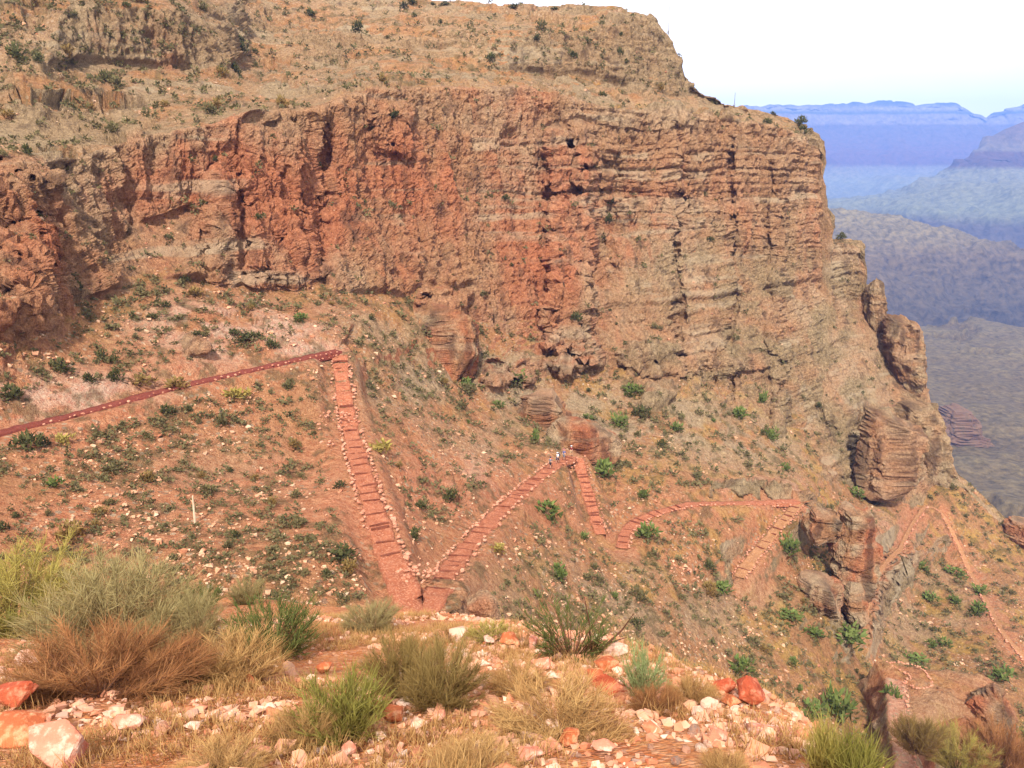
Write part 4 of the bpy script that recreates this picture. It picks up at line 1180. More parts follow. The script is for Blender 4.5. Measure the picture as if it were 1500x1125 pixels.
def shrub(seed, n_stem=60, n_twig=26, spread=1.0, stem_w=.014, twig_w=.010, twig_l=.22, up=1.0, crown=0.25, lump=0.25):
    """unit shrub: about 1 high, 1 wide; returns stems mesh, foliage mesh"""
    r = np.random.default_rng(seed)
    a = r.uniform(0, 6.283, n_stem); q = np.sqrt(r.uniform(0, 1, n_stem))
    out_ = np.stack([np.cos(a), np.sin(a), 0 * a], -1)
    d = unit(out_ * (q * spread)[:, None] + np.array([0, 0, up]) + r.normal(0, .12, (n_stem, 3)))
    top = 1 - 0.35 * q**2 + lump * vnoise(d[:, 0] * 3 + seed, d[:, 1] * 3, d[:, 2] * 0, seed)
    L = top * r.uniform(.75, 1.02, n_stem)
    reach = 0.5 / np.maximum(np.hypot(d[:, 0], d[:, 1]), 0.05)
    L = np.minimum(L, np.minimum(1.0 / np.maximum(d[:, 2], .2), reach * 1.1) * r.uniform(.85, 1.1, n_stem))
    p0 = out_ * (q * 0.10)[:, None]
    bend = out_ * (0.08 * L * q)[:, None] + r.normal(0, .04, (n_stem, 3)); bend[:, 2] -= 0.05 * q
    V1, F1, t1, r1 = strips(p0, d, L, bend, np.full(n_stem, stem_w), r)
    f = crown + (1 - crown) * r.uniform(0, 1, (n_stem, n_twig)) ** 0.75
    base = p0[:, None] + d[:, None] * (L[:, None] * f)[..., None] + bend[:, None] * (f**2)[..., None]
    td = unit((d[:, None] * 0.9 + r.normal(0, .42, (n_stem, n_twig, 3)) + np.array([0, 0, .25])).reshape(-1, 3))
    n = n_stem * n_twig
    tl = twig_l * r.uniform(.5, 1.2, n)
    V2, F2, t2, r2 = strips(base.reshape(-1, 3), td, tl, r.normal(0, .02, (n, 3)), np.full(n, twig_w) * r.uniform(.7, 1.3, n), r)
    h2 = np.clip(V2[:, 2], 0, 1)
    return mesh_np('stems', V1, F1, {'t': t1, 'v': r1}, False), mesh_np('foliage', V2, F2, {'t': h2, 'v': r2}, False)

def leaf_material(name, base, tip, tip2=None, var=0.5):
    t = NT(name, 0.75)
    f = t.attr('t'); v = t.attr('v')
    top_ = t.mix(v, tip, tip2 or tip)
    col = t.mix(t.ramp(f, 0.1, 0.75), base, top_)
    col = t.mix(t.math('MULTIPLY', t.rand(), var), col, tip2 or base)
    try:
        t.p.inputs['Subsurface Weight'].default_value = 0.0
    except KeyError: pass
    tr = t.t.nodes.new('ShaderNodeBsdfTranslucent'); t.lk(col, tr.inputs['Color'])
    ms = t.t.nodes.new('ShaderNodeMixShader'); ms.inputs['Fac'].default_value = 0.3
    om_ = [n for n in t.t.nodes if n.type == 'OUTPUT_MATERIAL'][0]
    t.lk(col, t.p.inputs['Base Color'])
    t.lk(t.p.outputs[0], ms.inputs[1]); t.lk(tr.outputs[0], ms.inputs[2]); t.lk(ms.outputs[0], om_.inputs['Surface'])
    return t.m
ALB_SAVE = ALB
ALB = 0.62
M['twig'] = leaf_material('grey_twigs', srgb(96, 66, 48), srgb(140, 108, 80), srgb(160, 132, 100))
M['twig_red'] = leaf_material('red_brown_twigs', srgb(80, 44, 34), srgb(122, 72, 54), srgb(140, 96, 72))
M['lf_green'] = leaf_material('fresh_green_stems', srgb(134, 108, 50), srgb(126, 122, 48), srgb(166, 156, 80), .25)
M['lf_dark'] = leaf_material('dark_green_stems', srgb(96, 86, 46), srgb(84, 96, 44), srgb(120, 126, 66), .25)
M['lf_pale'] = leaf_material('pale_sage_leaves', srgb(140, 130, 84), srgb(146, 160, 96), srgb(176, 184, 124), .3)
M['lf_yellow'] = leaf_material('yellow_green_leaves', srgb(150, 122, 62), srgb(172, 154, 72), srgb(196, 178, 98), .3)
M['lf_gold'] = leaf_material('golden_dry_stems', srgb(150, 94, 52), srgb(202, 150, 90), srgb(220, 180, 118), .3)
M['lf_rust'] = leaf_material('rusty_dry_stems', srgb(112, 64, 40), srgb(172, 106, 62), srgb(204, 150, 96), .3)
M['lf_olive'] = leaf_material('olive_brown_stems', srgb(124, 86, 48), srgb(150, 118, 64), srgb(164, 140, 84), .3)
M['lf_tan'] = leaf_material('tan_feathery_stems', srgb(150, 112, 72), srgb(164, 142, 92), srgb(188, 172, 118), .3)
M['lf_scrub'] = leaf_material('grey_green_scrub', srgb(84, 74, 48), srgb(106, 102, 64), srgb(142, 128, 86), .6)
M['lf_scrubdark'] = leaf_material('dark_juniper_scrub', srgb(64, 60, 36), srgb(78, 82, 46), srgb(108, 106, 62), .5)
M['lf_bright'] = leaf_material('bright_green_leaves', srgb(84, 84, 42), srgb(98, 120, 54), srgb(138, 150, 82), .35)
ALB = ALB_SAVE

PROTO = {}
def proto(key, leaf, twig, **kw):
    st, fo = shrub(**kw)
    st.materials.append(M[twig]); fo.materials.append(M[leaf])
    PROTO[key] = (st, fo)
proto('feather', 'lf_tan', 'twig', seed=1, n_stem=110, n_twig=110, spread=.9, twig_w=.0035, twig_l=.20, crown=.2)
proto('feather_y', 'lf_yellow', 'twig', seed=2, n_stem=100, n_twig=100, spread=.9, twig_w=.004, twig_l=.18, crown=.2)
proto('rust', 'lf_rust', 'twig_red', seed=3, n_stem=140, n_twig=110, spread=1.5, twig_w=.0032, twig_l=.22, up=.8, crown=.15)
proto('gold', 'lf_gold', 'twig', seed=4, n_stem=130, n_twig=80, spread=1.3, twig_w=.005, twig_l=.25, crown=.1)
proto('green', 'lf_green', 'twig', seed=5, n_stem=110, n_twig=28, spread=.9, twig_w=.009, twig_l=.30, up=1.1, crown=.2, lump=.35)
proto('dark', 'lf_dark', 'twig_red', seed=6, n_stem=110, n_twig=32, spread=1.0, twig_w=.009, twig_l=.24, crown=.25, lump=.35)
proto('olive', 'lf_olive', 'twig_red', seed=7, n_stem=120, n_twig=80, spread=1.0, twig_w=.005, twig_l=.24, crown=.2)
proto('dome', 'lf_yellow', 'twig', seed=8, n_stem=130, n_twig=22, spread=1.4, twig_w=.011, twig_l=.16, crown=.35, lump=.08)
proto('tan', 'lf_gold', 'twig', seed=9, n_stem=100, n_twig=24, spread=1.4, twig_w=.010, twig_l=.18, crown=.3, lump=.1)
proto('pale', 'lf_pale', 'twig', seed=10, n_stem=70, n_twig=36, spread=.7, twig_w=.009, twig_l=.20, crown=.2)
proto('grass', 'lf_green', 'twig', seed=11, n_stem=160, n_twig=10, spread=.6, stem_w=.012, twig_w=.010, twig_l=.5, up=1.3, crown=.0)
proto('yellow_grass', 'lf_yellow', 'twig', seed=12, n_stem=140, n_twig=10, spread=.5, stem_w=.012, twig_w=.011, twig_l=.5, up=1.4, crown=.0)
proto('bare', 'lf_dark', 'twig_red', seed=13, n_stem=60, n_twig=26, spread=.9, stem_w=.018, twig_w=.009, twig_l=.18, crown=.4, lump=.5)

def bush(key, p, wdt, hgt, label, cat='bush', group=None, rz=None, name='bush'):
    root = empty(name, (p[0], p[1], p[2] - 0.03), random.uniform(0, 6.28) if rz is None else rz)
    root.scale = (wdt, wdt, hgt)
    tag(root, label, cat, group)
    st, fo = PROTO[key]
    link('stems', st, None, root); link('foliage', fo, None, root)
    return root
FGB = [ # proto, px centre, py base, width px, height px, label
 ('feather_y', 22, 925, 240, 132, 'large yellow green feathery bush at the head of the bush row'),
 ('feather', 165, 955, 250, 148, 'wide feathery tan and grey green bush behind the rusty dry bush'),
 ('feather', 275, 955, 120, 100, 'thin greyish feathery shrub beside the dark green bush'),
 ('green', 70, 930, 110, 60, 'low grass green shrub peeping out between feathery bushes'),
 ('rust', 145, 1022, 240, 112, 'large rusty brown dry bush above the loose stones'),
 ('rust', 250, 1010, 110, 90, 'smaller rusty dry bush joined to the golden bush'),
 ('gold', 342, 1003, 125, 85, 'rounded golden dry bush with an orange stone under it'),
 ('dark', 402, 962, 128, 98, 'dense dark green broom like bush standing above dry grass'),
 ('dark', 292, 893, 62, 44, 'small dark green bush on the edge of the drop'),
 ('feather', 362, 885, 50, 46, 'small grey feathery shrub behind the dark green bush'),
 ('feather', 545, 925, 80, 52, 'low grey green bush just above the path bend'),
 ('green', 505, 1082, 128, 108, 'bright green broom clump with dry golden skirt'),
 ('gold', 440, 1090, 80, 70, 'pale golden dry tuft leaning on the bright green clump'),
 ('olive', 590, 1015, 110, 100, 'olive brown twiggy shrub behind the bright green clump'),
 ('olive', 645, 1036, 120, 106, 'dense olive brown shrub among pink stones'),
 ('dome', 720, 940, 62, 38, 'yellow green dome shaped bush on the crest'),
 ('tan', 656, 942, 50, 30, 'small tan dome bush left of the yellow green dome'),
 ('tan', 765, 945, 46, 32, 'small tan dome bush right of the yellow green dome'),
 ('bare', 838, 962, 130, 100, 'dark green shrub with bare reddish branches on the crest'),
 ('gold', 760, 1016, 80, 58, 'loose golden shrub in front of the pale slabs'),
 ('gold', 828, 1080, 180, 78, 'broad golden tan bush in the middle of the gravel'),
 ('pale', 940, 1025, 72, 100, 'tall pale sage green shrub beside the rusty red boulder'),
 ('rust', 962, 1044, 66, 56, 'dry brown shrub at the foot of the pale sage shrub'),
 ('gold', 1012, 1032, 66, 56, 'golden rounded bush in front of the stone pile'),
 ('olive', 1024, 976, 72, 58, 'olive bush on the crest right of the dead branch'),
 ('yellow_grass', 1205, 1150, 80, 110, 'tall yellow grass clump at the end of the slope'),
 ('grass', 1248, 1160, 100, 110, 'tall green grass clump beside the yellow grass clump'),
 ('gold', 1060, 1135, 70, 40, 'short dry tuft below the bedrock slab'),
 ('gold', 690, 1135, 120, 46, 'low dry golden tuft among the nearest gravel'),
 ('gold', 330, 1135, 110, 50, 'low straw coloured tuft near the big pink boulder'),
]
for key, px, py, wp, hp, lb in FGB:
    p = fg_hit(px, py)
    dep = project(p)[2]
    b = bush(key, p, wp * dep / FPX * 0.88, hp * dep / FPX * 0.92, lb)
# dead branch leaning out of the bare shrub
def branch_mesh(segs, r0, name):
    bm = bmesh.new()
    for a, b, ra, rb in segs:
        a, b = Vector(a), Vector(b); d = (b - a)
        res = bmesh.ops.create_cone(bm, cap_ends=True, segments=6, radius1=ra, radius2=rb, depth=d.length)
        mt = Matrix.Translation((a + b) / 2) @ d.to_track_quat('Z', 'Y').to_matrix().to_4x4()
        bmesh.ops.transform(bm, matrix=mt, verts=res['verts'])
    me = bpy.data.meshes.new(name); bm.to_mesh(me); bm.free(); return me
p = fg_hit(868, 962)
k = project(p)[2] / FPX
o = link('dead_branch', branch_mesh([((0, 0, 0), (22*k, 0, 28*k), .022, .018), ((22*k, 0, 28*k), (42*k, .02, 48*k), .018, .013), ((42*k, .02, 48*k), (58*k, .03, 74*k), .013, .005),
     ((22*k, 0, 28*k), (50*k, .05, 34*k), .014, .006), ((0, 0, 0), (-6*k, .05, 60*k), .016, .010), ((-6*k, .05, 60*k), (-14*k, .05, 100*k), .010, .004), ((42*k, .02, 48*k), (48*k, 0, 60*k), .007, .003)], 0, 'dead_branch'), M['twig_red'])
o.location = p - np.array([0, 0, 0.05])
tag(o, 'bare reddish dead branch forking up beside the white topped slab', 'dead branch')

# dry grass over the near slope
n = 4800
gx = RNG.uniform(-9, 3.2, 30000); gy = 2.4 + 14 * RNG.uniform(0, 1, 30000) ** 1.3
nz_ = fbm(gx / 1.0, gy / 1.0, 0 * gx + 9, 3, 701)
keep = (np.abs(gx) < .75 * gy + .6) & (nz_ > 0.02) & (RNG.uniform(0, 1, 30000) < np.where(gx < -0.3 * gy * .2, 1, .75))
gx, gy = gx[keep][:n], gy[keep][:n]
m = 11
bx = np.repeat(gx, m) + RNG.normal(0, .05, len(gx) * m); by = np.repeat(gy, m) + RNG.normal(0, .05, len(gx) * m)
p0 = np.stack([bx, by, zf(bx, by) - .01], -1)
d = unit(np.stack([RNG.normal(0, .38, len(bx)), RNG.normal(0, .38, len(bx)), np.ones(len(bx))], -1))
L = RNG.uniform(.05, .19, len(bx))
V, F, tv, rv = strips(p0, d, L, RNG.normal(0, .03, (len(bx), 3)), np.full(len(bx), .007), RNG)
tag(link('dry_grass', mesh_np('dry_grass', V, F, {'t': tv, 'v': rv}, False), M['lf_gold']), 'short golden dry grass growing over the near slope', 'grass', kind='stuff')

# ---- scrub on the hill
def scrub_mesh(seed, n=150, wd=.10, ln=.22, flat=.75, name='foliage'):
    r = np.random.default_rng(seed)
    nc = 7
    cc_ = unit(r.normal(0, 1, (nc, 3))) * .28; cc_[:, 2] = np.abs(cc_[:, 2]) + .18
    i = r.integers(0, nc, n)
    dd = unit(r.normal(0, 1, (n, 3)))
    p = cc_[i] + dd * (r.uniform(.08, .27, n))[:, None]
    p[:, 2] = np.maximum(p[:, 2] * flat * 1.5, 0.02)
    d = unit(dd + np.array([0, 0, .8]) + r.normal(0, .4, (n, 3)))
    V, F, tv, rv = strips(p, d, np.full(n, ln) * r.uniform(.6, 1.2, n), r.normal(0, .03, (n, 3)), np.full(n, wd) * r.uniform(.6, 1.3, n), r)
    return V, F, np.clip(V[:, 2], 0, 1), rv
SCR = {}
for key, leaf in (('s', 'lf_scrub'), ('d', 'lf_scrubdark'), ('g', 'lf_bright'), ('y', 'lf_yellow'), ('o', 'lf_olive')):
    SCR[key] = []
    for i in range(3):
        V, F, tv, rv = scrub_mesh(40 + i + ord(key))
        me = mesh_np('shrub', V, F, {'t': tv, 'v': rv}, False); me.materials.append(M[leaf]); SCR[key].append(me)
def hill_shrub(p, wdt, key, label, group=None, tall=1.0):
    o = link('shrub', SCR[key][random.randrange(3)])
    o.location = (p[0], p[1], p[2] - 0.06 * wdt)
    s_ = wdt * random.uniform(.9, 1.15)
    o.scale = (s_, s_, s_ * tall * random.uniform(.85, 1.15))
    o.rotation_euler = (0, 0, random.uniform(0, 6.28))
    return tag(o, label, 'shrub', group)
HB = [ # px, py(base), width px, kind, height/width, label
 (880,700,44,'g',.9,'big bright green shrub beside the top of the short steep flight'),
 (820,846,34,'g',.7,'bright green shrub alone on the stony slope below the diagonal flight'),
 (802,756,38,'g',.8,'green shrub between the diagonal flight and the short steep flight'),
 (1055,866,36,'g',.6,'bright green cushion shrub left of the foot of the flight below the corner'),
 (946,798,36,'g',.9,'green shrub inside the curve of the path'),
 (942,730,20,'g',.9,'small green shrub above the start of the curving path'),
 (1150,812,34,'g',1.0,'green shrub below the dry stone wall of the corner flight'),
 (1284,730,42,'g',.7,'wide green shrub under the cliff foot above the overhanging fin'),
 (1252,728,24,'g',.8,'green shrub left of the wide one under the cliff foot'),
 (990,632,26,'g',.8,'green shrub under the pale rounded slab'),
 (925,578,30,'g',.8,'green shrub at the foot of the bedded wall'),
 (905,622,28,'g',.9,'green shrub below the bedded slabs'), (938,612,28,'d',.8,'dark shrub beside the green one below the bedded slabs'),
 (760,556,30,'g',.7,'green shrub in the gully right of the red block'), (682,566,26,'g',.8,'green shrub at the lower corner of the red block'),
 (728,596,24,'g',.7,'green shrub above the layered slabs'), (785,646,20,'g',1.4,'upright green shrub against the layered slabs'),
 (440,474,26,'g',.6,'green shrub above the top of the long flight'),
 (555,664,32,'y',.7,'yellow green shrub beside the long flight'), (725,812,26,'y',.8,'yellow green shrub below the diagonal flight'),
 (80,716,24,'g',.8,'green shrub on the pink slope under the traverse path'),
 (1080,614,28,'g',.7,'green shrub on the talus under the cracked wall'), (1117,594,18,'g',1.6,'tall narrow green shrub against the foot of the wall'),
 (1130,640,24,'g',.8,'green shrub on the tan talus tongue'), (1148,690,18,'g',.8,'small green shrub above the path corner'),
 (1190,1050,44,'g',.8,'green shrub beneath the lip of the near slope'), (1228,1050,54,'g',1.1,'large green shrub on the spur facing the saddle'),
 (1306,1052,30,'g',1.3,'upright green shrub at the broken edge of the saddle'),
 (1085,982,40,'g',.8,'dark green shrub just beyond the lip of red boulders'), (1160,972,18,'g',.9,'small green shrub on the ochre spur'),
 (1398,842,34,'g',.6,'green shrub between the zigzag paths'), (1432,866,26,'g',.9,'green shrub touching the zigzag path'), (1362,880,26,'g',.7,'green shrub on the slope below the zigzag bend'),
 (1430,898,26,'g',.9,'green shrub on the outer side of the zigzag path'), (1382,945,24,'g',.9,'green shrub above the stone ring'), (1350,832,22,'g',.7,'green shrub right of the overhanging fin'),
 (1365,945,20,'g',.9,'small green shrub on rubble above the stone ring'), (1396,880,20,'g',.8,'small green shrub under the zigzag path'),
 (1230,938,56,'g',.4,'low green thicket under the dark layered outcrop'), (1192,925,34,'g',.5,'low green thicket left of the dark layered outcrop'), (1156,905,40,'g',.5,'green shrub patch on the gully side'),
 (1340,972,40,'g',.4,'low green strip behind the stone ring'), (1470,1000,34,'g',.9,'green shrub beyond the far end of the saddle'),
 (1490,1090,46,'g',1.0,'green shrub below the dark end of the saddle'),
 (350,586,42,'y',.6,'olive yellow shrub under the traverse path'), (245,606,24,'d',.9,'dark shrub below the traverse path'), (95,650,30,'y',.8,'yellowish round shrub below the traverse path'),
 (38,660,38,'d',.8,'dark round shrub just below the traverse path'), (88,548,34,'d',.8,'dark shrub on the pink bank above the traverse path'), (130,562,22,'d',1.0,'upright dark shrub on the pink bank'),
 (170,558,26,'d',.8,'olive dark shrub at the end of the pink bank'), (206,558,44,'o',.5,'wide brownish shrub at the end of the pink bank'), (257,566,36,'o',.6,'brownish shrub touching the traverse path'),
 (360,502,32,'d',.7,'dark shrub on pale ledge above the traverse path'), (398,508,20,'d',.9,'small dark shrub near the corner of the traverse path'), (345,492,18,'d',.8,'small dark shrub beside the larger one on the pale ledge'),
 (285,496,16,'d',.8,'small dark shrub on the orange knob'), (300,492,14,'s',.8,'small grey shrub next to the orange knob'), (242,452,14,'d',.9,'small dark shrub on the pale ledge under the wall'),
 (222,470,16,'d',.7,'dark shrub on the pale ledge'), (148,525,20,'d',1.1,'dark shrub in the hollow under the left wall'), (15,588,30,'d',.8,'dark shrub in the corner of the pink bank'),
 (110,424,24,'d',1.0,'dark shrub in the cleft at the foot of the left wall'),
 (575,174,22,'d',.9,'round dark juniper on the rim of the wall'), (345,78,24,'d',.8,'dark juniper beside the upper slab'), (343,108,28,'d',.9,'dark juniper under the upper slab'),
 (888,300,14,'d',1.2,'dark shrub high in the wall cleft'), (886,328,14,'d',1.3,'dark shrub in the middle of the wall cleft'), (880,352,14,'d',1.2,'dark shrub low in the wall cleft'),
 (1034,356,12,'d',1.0,'dark shrub on a ledge of the cracked wall'), (735,294,14,'d',.9,'dark shrub on a ledge in the middle of the wall'), (530,300,10,'d',.9,'dark shrub on the red face'),
 (500,818,46,'d',.6,'dark olive shrub beside the lower part of the long flight'), (605,790,24,'d',1.0,'dark shrub between the two stepped flights'), (498,712,20,'d',.9,'dark shrub left of the long flight'), (512,840,24,'o',1.2,'brownish shrub beside the lower part of the long flight'),
 (660,730,22,'d',1.1,'dark shrub above the diagonal flight'), (100,785,40,'o',.9,'brownish shrub above the feathery bushes'), (145,752,24,'o',.8,'olive brown shrub on the pink slope'),
 (930,915,24,'d',.8,'blue grey shrub beyond the dead branch'), (1178,196,22,'d',.7,'dark shrub on the corner of the rim'), (1168,186,18,'d',.8,'dark shrub just behind the corner of the rim'), (1120,186,14,'d',.8,'dark shrub on the rim near its corner'),
 (750,14,18,'d',.6,'dark juniper on the skyline'), (812,14,14,'d',.5,'small dark juniper on the skyline'), (650,8,14,'d',.6,'dark juniper on the skyline crest'),
]
for px, py, wp, key, tall, lb in HB:
    p, _, _ = hill_at(px, py)
    if 1290 < px < 1330 and 1030 < py < 1060: p = on_saddle(px, py - 20)
    hill_shrub(p, wp * project(p)[2] / FPX, key, lb, None, tall)
N_IND = 215
rw, cl_ = hill_points(N_IND, 83, lambda px, py, r, c, u: u < (np.maximum(gentle[r, c], .75 * (r < N1)) + .06) * (TMASK[r, c] < 0.5) and 0 < px < 1500 and (r < N1 or u < .55))
for r_, c_ in zip(rw, cl_):
    p = P1[r_, c_]; px, py = PXr[r_, c_], PYr[r_, c_]
    if r_ < N1: where, key = 'on the slope above the rim of the wall', random.choice('dddso')
    elif r_ < N1 + N2: where, key = 'rooted on a ledge of the wall', random.choice('dds')
    elif px < 560: where, key = 'on the pink slope under the traverse path', random.choice('ssdo')
    elif px < 1180: where, key = 'on the talus around the switchbacks', random.choice('ssdog')
    else: where, key = 'on the ochre slope around the zigzag path', random.choice('ssdg')
    adj = dict(d='dark green', s='grey green', o='brownish olive', g='bright green')[key]
    lb, gp_ = 'small ' + adj + ' scrub bush ' + where, adj + ' scrub ' + where
    hill_shrub(p, (random.uniform(1.3, 3.0) if r_ < N1 else min(random.lognormvariate(.1, .45), 26 * p[1] / FPX)) * (1 if p[1] > 60 else .7), key, lb, gp_)
# the countless rest
rw, cl_ = hill_points(6500, 89, lambda px, py, r, c, u: u < np.maximum(gentle[r, c], .8 * (r < N1) + .1 * (r >= N1)) * (.3 + .7 * (ATT['scrub'][r, c] > .2)) * (TMASK[r, c] < 0.6))
sp_ = P1[rw, cl_]
lows = []
for i in range(6):
    V, F, tv, rv = scrub_mesh(300 + i, 13, .28, .36)
    lows.append((V, F))
ssz = RNG.uniform(.35, 1.15, len(sp_)) * np.clip(sp_[:, 1] / 80, .5, 1.7)
tag(link('low_scrub', scatter_mesh('low_scrub', lows, sp_, ssz, 9, -0.02, (.6, 1.0)), None), 'countless small grey green desert scrub dotting the canyon slopes', 'scrub', kind='stuff')
bpy.data.objects['low_scrub'].data.materials.append(M['lf_scrub'])
bpy.data.objects['low_scrub'].data.attributes.new('t', 'FLOAT', 'POINT').data.foreach_set('value', np.full(len(bpy.data.objects['low_scrub'].data.vertices), .6, np.float32))

# twiggy shrub on the near side of the saddle
for px, py, wp, hp, key, lb in [(1400,1140,80,70,'feather_y','large yellow green shrub below the saddle'), (1465,1140,90,80,'rust','greyish purple twiggy shrub below the dark end of the saddle'), (1340,1110,60,60,'olive','brown shrub against the saddle wall')]:
    p = unproject(px, py - 10, 74.0)
    r0, _, _ = hill_at(px, py)
    kk = project(p)[2] / FPX
    bush(key, p, wp * kk, hp * kk, lb)

# agave stalks on the skyline
for px, py, h_, lb in [(658, 4, 20, 'thin dead agave stalk standing on the skyline left of the summit'), (977, 52, 52, 'thin dead agave stalk on the shoulder of the summit'), (1073, 160, 22, 'thin dead agave stalk on the skyline below the summit')]:
    p, _, _ = hill_at(px, py)
    kk = project(p)[2] / FPX
    root = tag(empty('agave_stalk', p), lb, 'plant')
    link('stalk', branch_mesh([((0, 0, -.3), (.05, 0, h_ * kk), .07, .05)], 0, 'stalk'), M['twig'], root)
    V, F, tv, rv = scrub_mesh(77, 40, .08, .5); link('leaves', mesh_np('leaves', V, F, {'t': tv, 'v': rv}, False), M['lf_scrub'], root)
# wooden stake on the pink slope
p, _, _ = hill_at(284, 764)
kk = project(p)[2] / FPX
M['stake'] = simple_rock('bleached_wood', srgb(206, 180, 150), srgb(226, 204, 176), srgb(180, 150, 120), 3, 0.01)
o = link('wooden_stake', branch_mesh([((0, 0, -.3), (.03, 0, 20 * kk), .10, .09), ((.03, 0, 20 * kk), (.05, 0, 44 * kk), .09, .05)], 0, 'wooden_stake'), M['stake'])
o.location = p
tag(o, 'bleached wooden stake standing upright on the pink slope', 'stake')

# ------------------------------------------------------------------ HIKERS
def flat_mat(name, c, rough=.8):
    t = NT(name, rough); v = t.vec(); n = t.noise(v, 14, 4)
    return t.out(t.mix(t.math('MULTIPLY', n, .35), c, tuple(x * .6 for x in c[:3]) + (1,)))
SKIN = flat_mat('skin', srgb(214, 164, 134)); HAIR = flat_mat('hair', srgb(70, 52, 40)); BOOT = flat_mat('boot_leather', srgb(84, 62, 48))
def skin_mesh(name, verts, edges, radii, root=0):
    me = bpy.data.meshes.new(name); me.from_pydata(verts, edges, [])
    o = bpy.data.objects.new(name, me); C.objects.link(o)
    md = o.modifiers.new('skin', 'SKIN'); md.use_smooth_shade = True
    for i, r in enumerate(radii):
        me.skin_vertices[0].data[i].radius = (r, r) if not isinstance(r, tuple) else r
    me.skin_vertices[0].data[root].use_root = True
    o.modifiers.new('sub', 'SUBSURF').levels = 1
    dg = bpy.context.evaluated_depsgraph_get()
    out = bpy.data.meshes.new_from_object(o.evaluated_get(dg))
    out.name = name
    bpy.data.objects.remove(o); bpy.data.meshes.remove(me)
    return out
def hiker(p, face, stride, shirt, trouser, hat, lb, pack=None, pack_lb=None):
    s = stride
    J = [(0, 0, .95), (0, .01, 1.15), (0, .02, 1.38), (0, .02, 1.50), (0, .03, 1.60), (0, .04, 1.71),
         (-.17, .01, 1.42), (-.24, -.04 - s * .1, 1.16), (-.22, .10 - s * .1, .96), (-.21, .13 - s * .1, .88),
         (.17, .01, 1.42), (.24, -.04 + s * .1, 1.16), (.22, .10 + s * .1, .96), (.21, .13 + s * .1, .88),
         (-.10, 0, .88), (-.11, .05 + s * .16, .50), (-.11, s * .22, .09), (-.11, .12 + s * .22, .04),
         (.10, 0, .88), (.11, .05 - s * .16, .50), (.11, -.03 - s * .22, .09), (.11, .09 - s * .22, .04)]
    E = [(0, 1), (1, 2), (2, 3), (3, 4), (4, 5), (2, 6), (6, 7), (7, 8), (8, 9), (2, 10), (10, 11), (11, 12), (12, 13), (0, 14), (14, 15), (15, 16), (16, 17), (0, 18), (18, 19), (19, 20), (20, 21)]
    Rd = [.14, .13, .15, .055, .09, .07, .065, .047, .038, .035, .065, .047, .038, .035, .09, .06, .042, .035, .09, .06, .042, .035]
    root = skin_mesh('person', J, E, Rd)
    o = link('person', root, SKIN)
    o.location = p; o.rotation_euler = (0, 0, face)
    tag(o, lb, 'person')
    sh = skin_mesh('shirt', [J[0], J[1], J[2], J[6], J[7], J[10], J[11]], [(0, 1), (1, 2), (2, 3), (3, 4), (2, 5), (5, 6)], [.155, .15, .168, .082, .062, .082, .062])
    link('shirt', sh, shirt, o)
    kl = Vector(J[14]).lerp(Vector(J[15]), 1.1); kr = Vector(J[18]).lerp(Vector(J[19]), 1.1)
    tr = skin_mesh('shorts', [J[0], J[14], tuple(kl), J[18], tuple(kr)], [(0, 1), (1, 2), (0, 3), (3, 4)], [.16, .105, .085, .105, .085])
    link('shorts', tr, trouser, o)
    for a, b in ((16, 17), (20, 21)):
        link('boot', skin_mesh('boot', [J[a], J[b]], [(0, 1)], [.055, .048]), BOOT, o)
    V, F = ICO4
    Vh = V[:, :] * np.array([.10, .115, .07]); Vh[:, 2] = np.maximum(Vh[:, 2], -.01)
    brim = V * np.array([.16, .18, .012])
    hm = mesh_np('hat', np.concatenate([Vh, brim]) + np.array([0, .04, 1.745]), np.concatenate([F, F + len(V)]))
    link('hat', hm, hat, o)
    hr = V * np.array([.095, .10, .11]) + np.array([0, .01, 1.66]); link('hair', mesh_np('hair', hr, F), HAIR, o)
    for sx in (-1, 1):
        link('eye', mesh_np('eye', ICO4[0] * .012 + np.array([sx * .035, .128, 1.665]), ICO4[1]), HAIR, o)
    if pack:
        V, F = ico(3)
        Vp = np.sign(V) * np.abs(V) ** .45 * np.array([.17, .12, .27])
        po = link('backpack', mesh_np('backpack', Vp, F), pack)
        c, s_ = math.cos(face), math.sin(face)
        po.location = (p[0] + .26 * s_, p[1] - .26 * c, p[2] + 1.26); po.rotation_euler = (0, 0, face)
        tag(po, pack_lb, 'backpack')
    return o
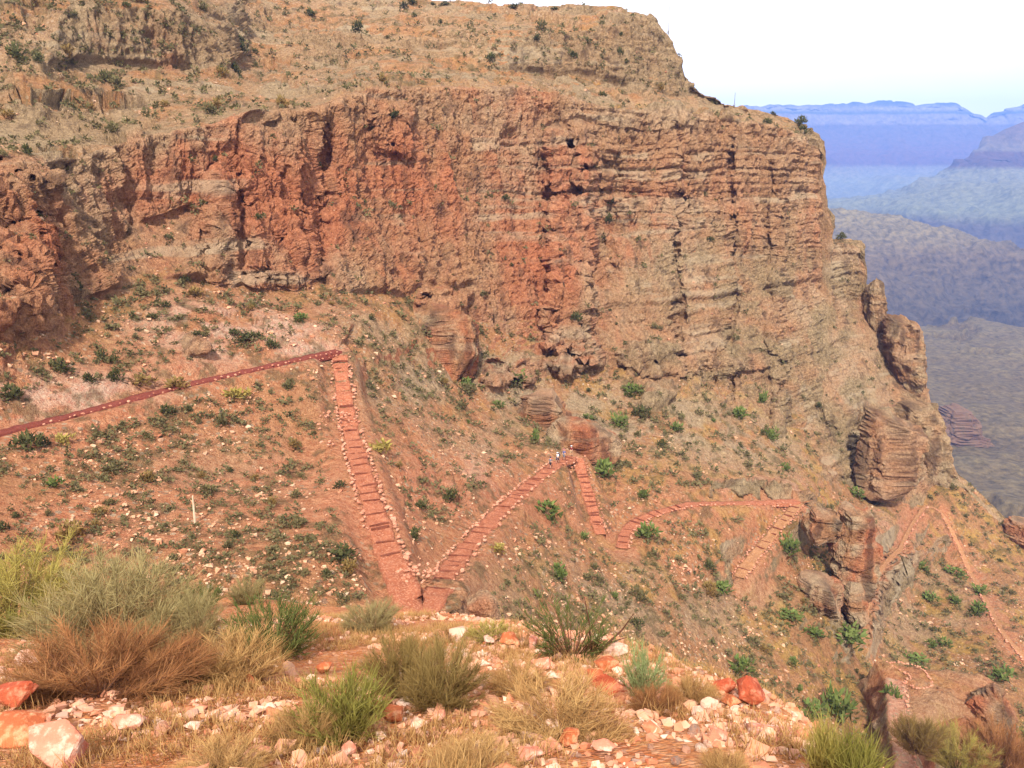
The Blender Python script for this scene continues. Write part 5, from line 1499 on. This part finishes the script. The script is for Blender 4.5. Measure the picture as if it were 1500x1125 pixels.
CL = {n: flat_mat('cloth_' + n, srgb(*c)) for n, c in dict(navy=(40, 48, 84), white=(230, 230, 235), grey=(120, 120, 130), maroon=(120, 40, 44), dark=(46, 44, 52), pink=(190, 120, 130), blue=(70, 90, 150), orange=(214, 96, 60), tan=(176, 150, 116)).items()}
c3, s3 = TR['leg3'][1], TR['leg3'][3]
def on_leg3(px):
    q = project(c3)[0]; i = int(np.argmin(np.abs(q - px))); return c3[i].copy()
side3 = TR['leg3'][2]
for px, fc, st, sh, tr, ht, lb, pk, plb, off in [
  (806, 2.6, 1.0, 'grey', 'dark', 'navy', 'hiker in a grey shirt and dark cap leading the group up the flight', 'orange', 'orange backpack on the leading hiker', .1),
  (817, 2.4, -1.0, 'white', 'navy', 'white', 'hiker in white top and navy shorts with a white hat', 'navy', 'navy backpack on the hiker in the white hat', -.1),
  (826, 2.5, .8, 'blue', 'grey', 'pink', 'hiker in a blue shirt and pink hat behind the white hat', None, None, .2),
  (837, 2.5, -.8, 'maroon', 'tan', 'white', 'hiker in a maroon shirt at the top corner of the flight', None, None, 0)]:
    p = on_leg3(px); p[2] += .06
    hiker(p, fc, st, CL[sh], CL[tr], CL[ht], lb, CL[pk] if pk else None, plb)

# ------------------------------------------------------------------ air
hz = NT('blue_canyon_haze')
hz.t.nodes.remove(hz.p)
pv = hz.t.nodes.new('ShaderNodeVolumePrincipled')
pv.inputs['Color'].default_value = (0.18, 0.36, 0.95, 1)
pv.inputs['Density'].default_value = 1.1e-4
pv.inputs['Anisotropy'].default_value = 0.0
om = [n for n in hz.t.nodes if n.type == 'OUTPUT_MATERIAL'][0]
hz.t.links.new(pv.outputs['Volume'], om.inputs['Volume'])
bm = bmesh.new(); bmesh.ops.create_cube(bm, size=1.0)
me = bpy.data.meshes.new('haze'); bm.to_mesh(me); bm.free()
me.materials.append(hz.m)
ho = link('haze', me)
ho.scale = (14700, 10700, 1220); ho.location = (1250, 4750, -431 - 1 + 610)
tag(ho, 'blue haze filling the canyon air', 'haze', kind='stuff')
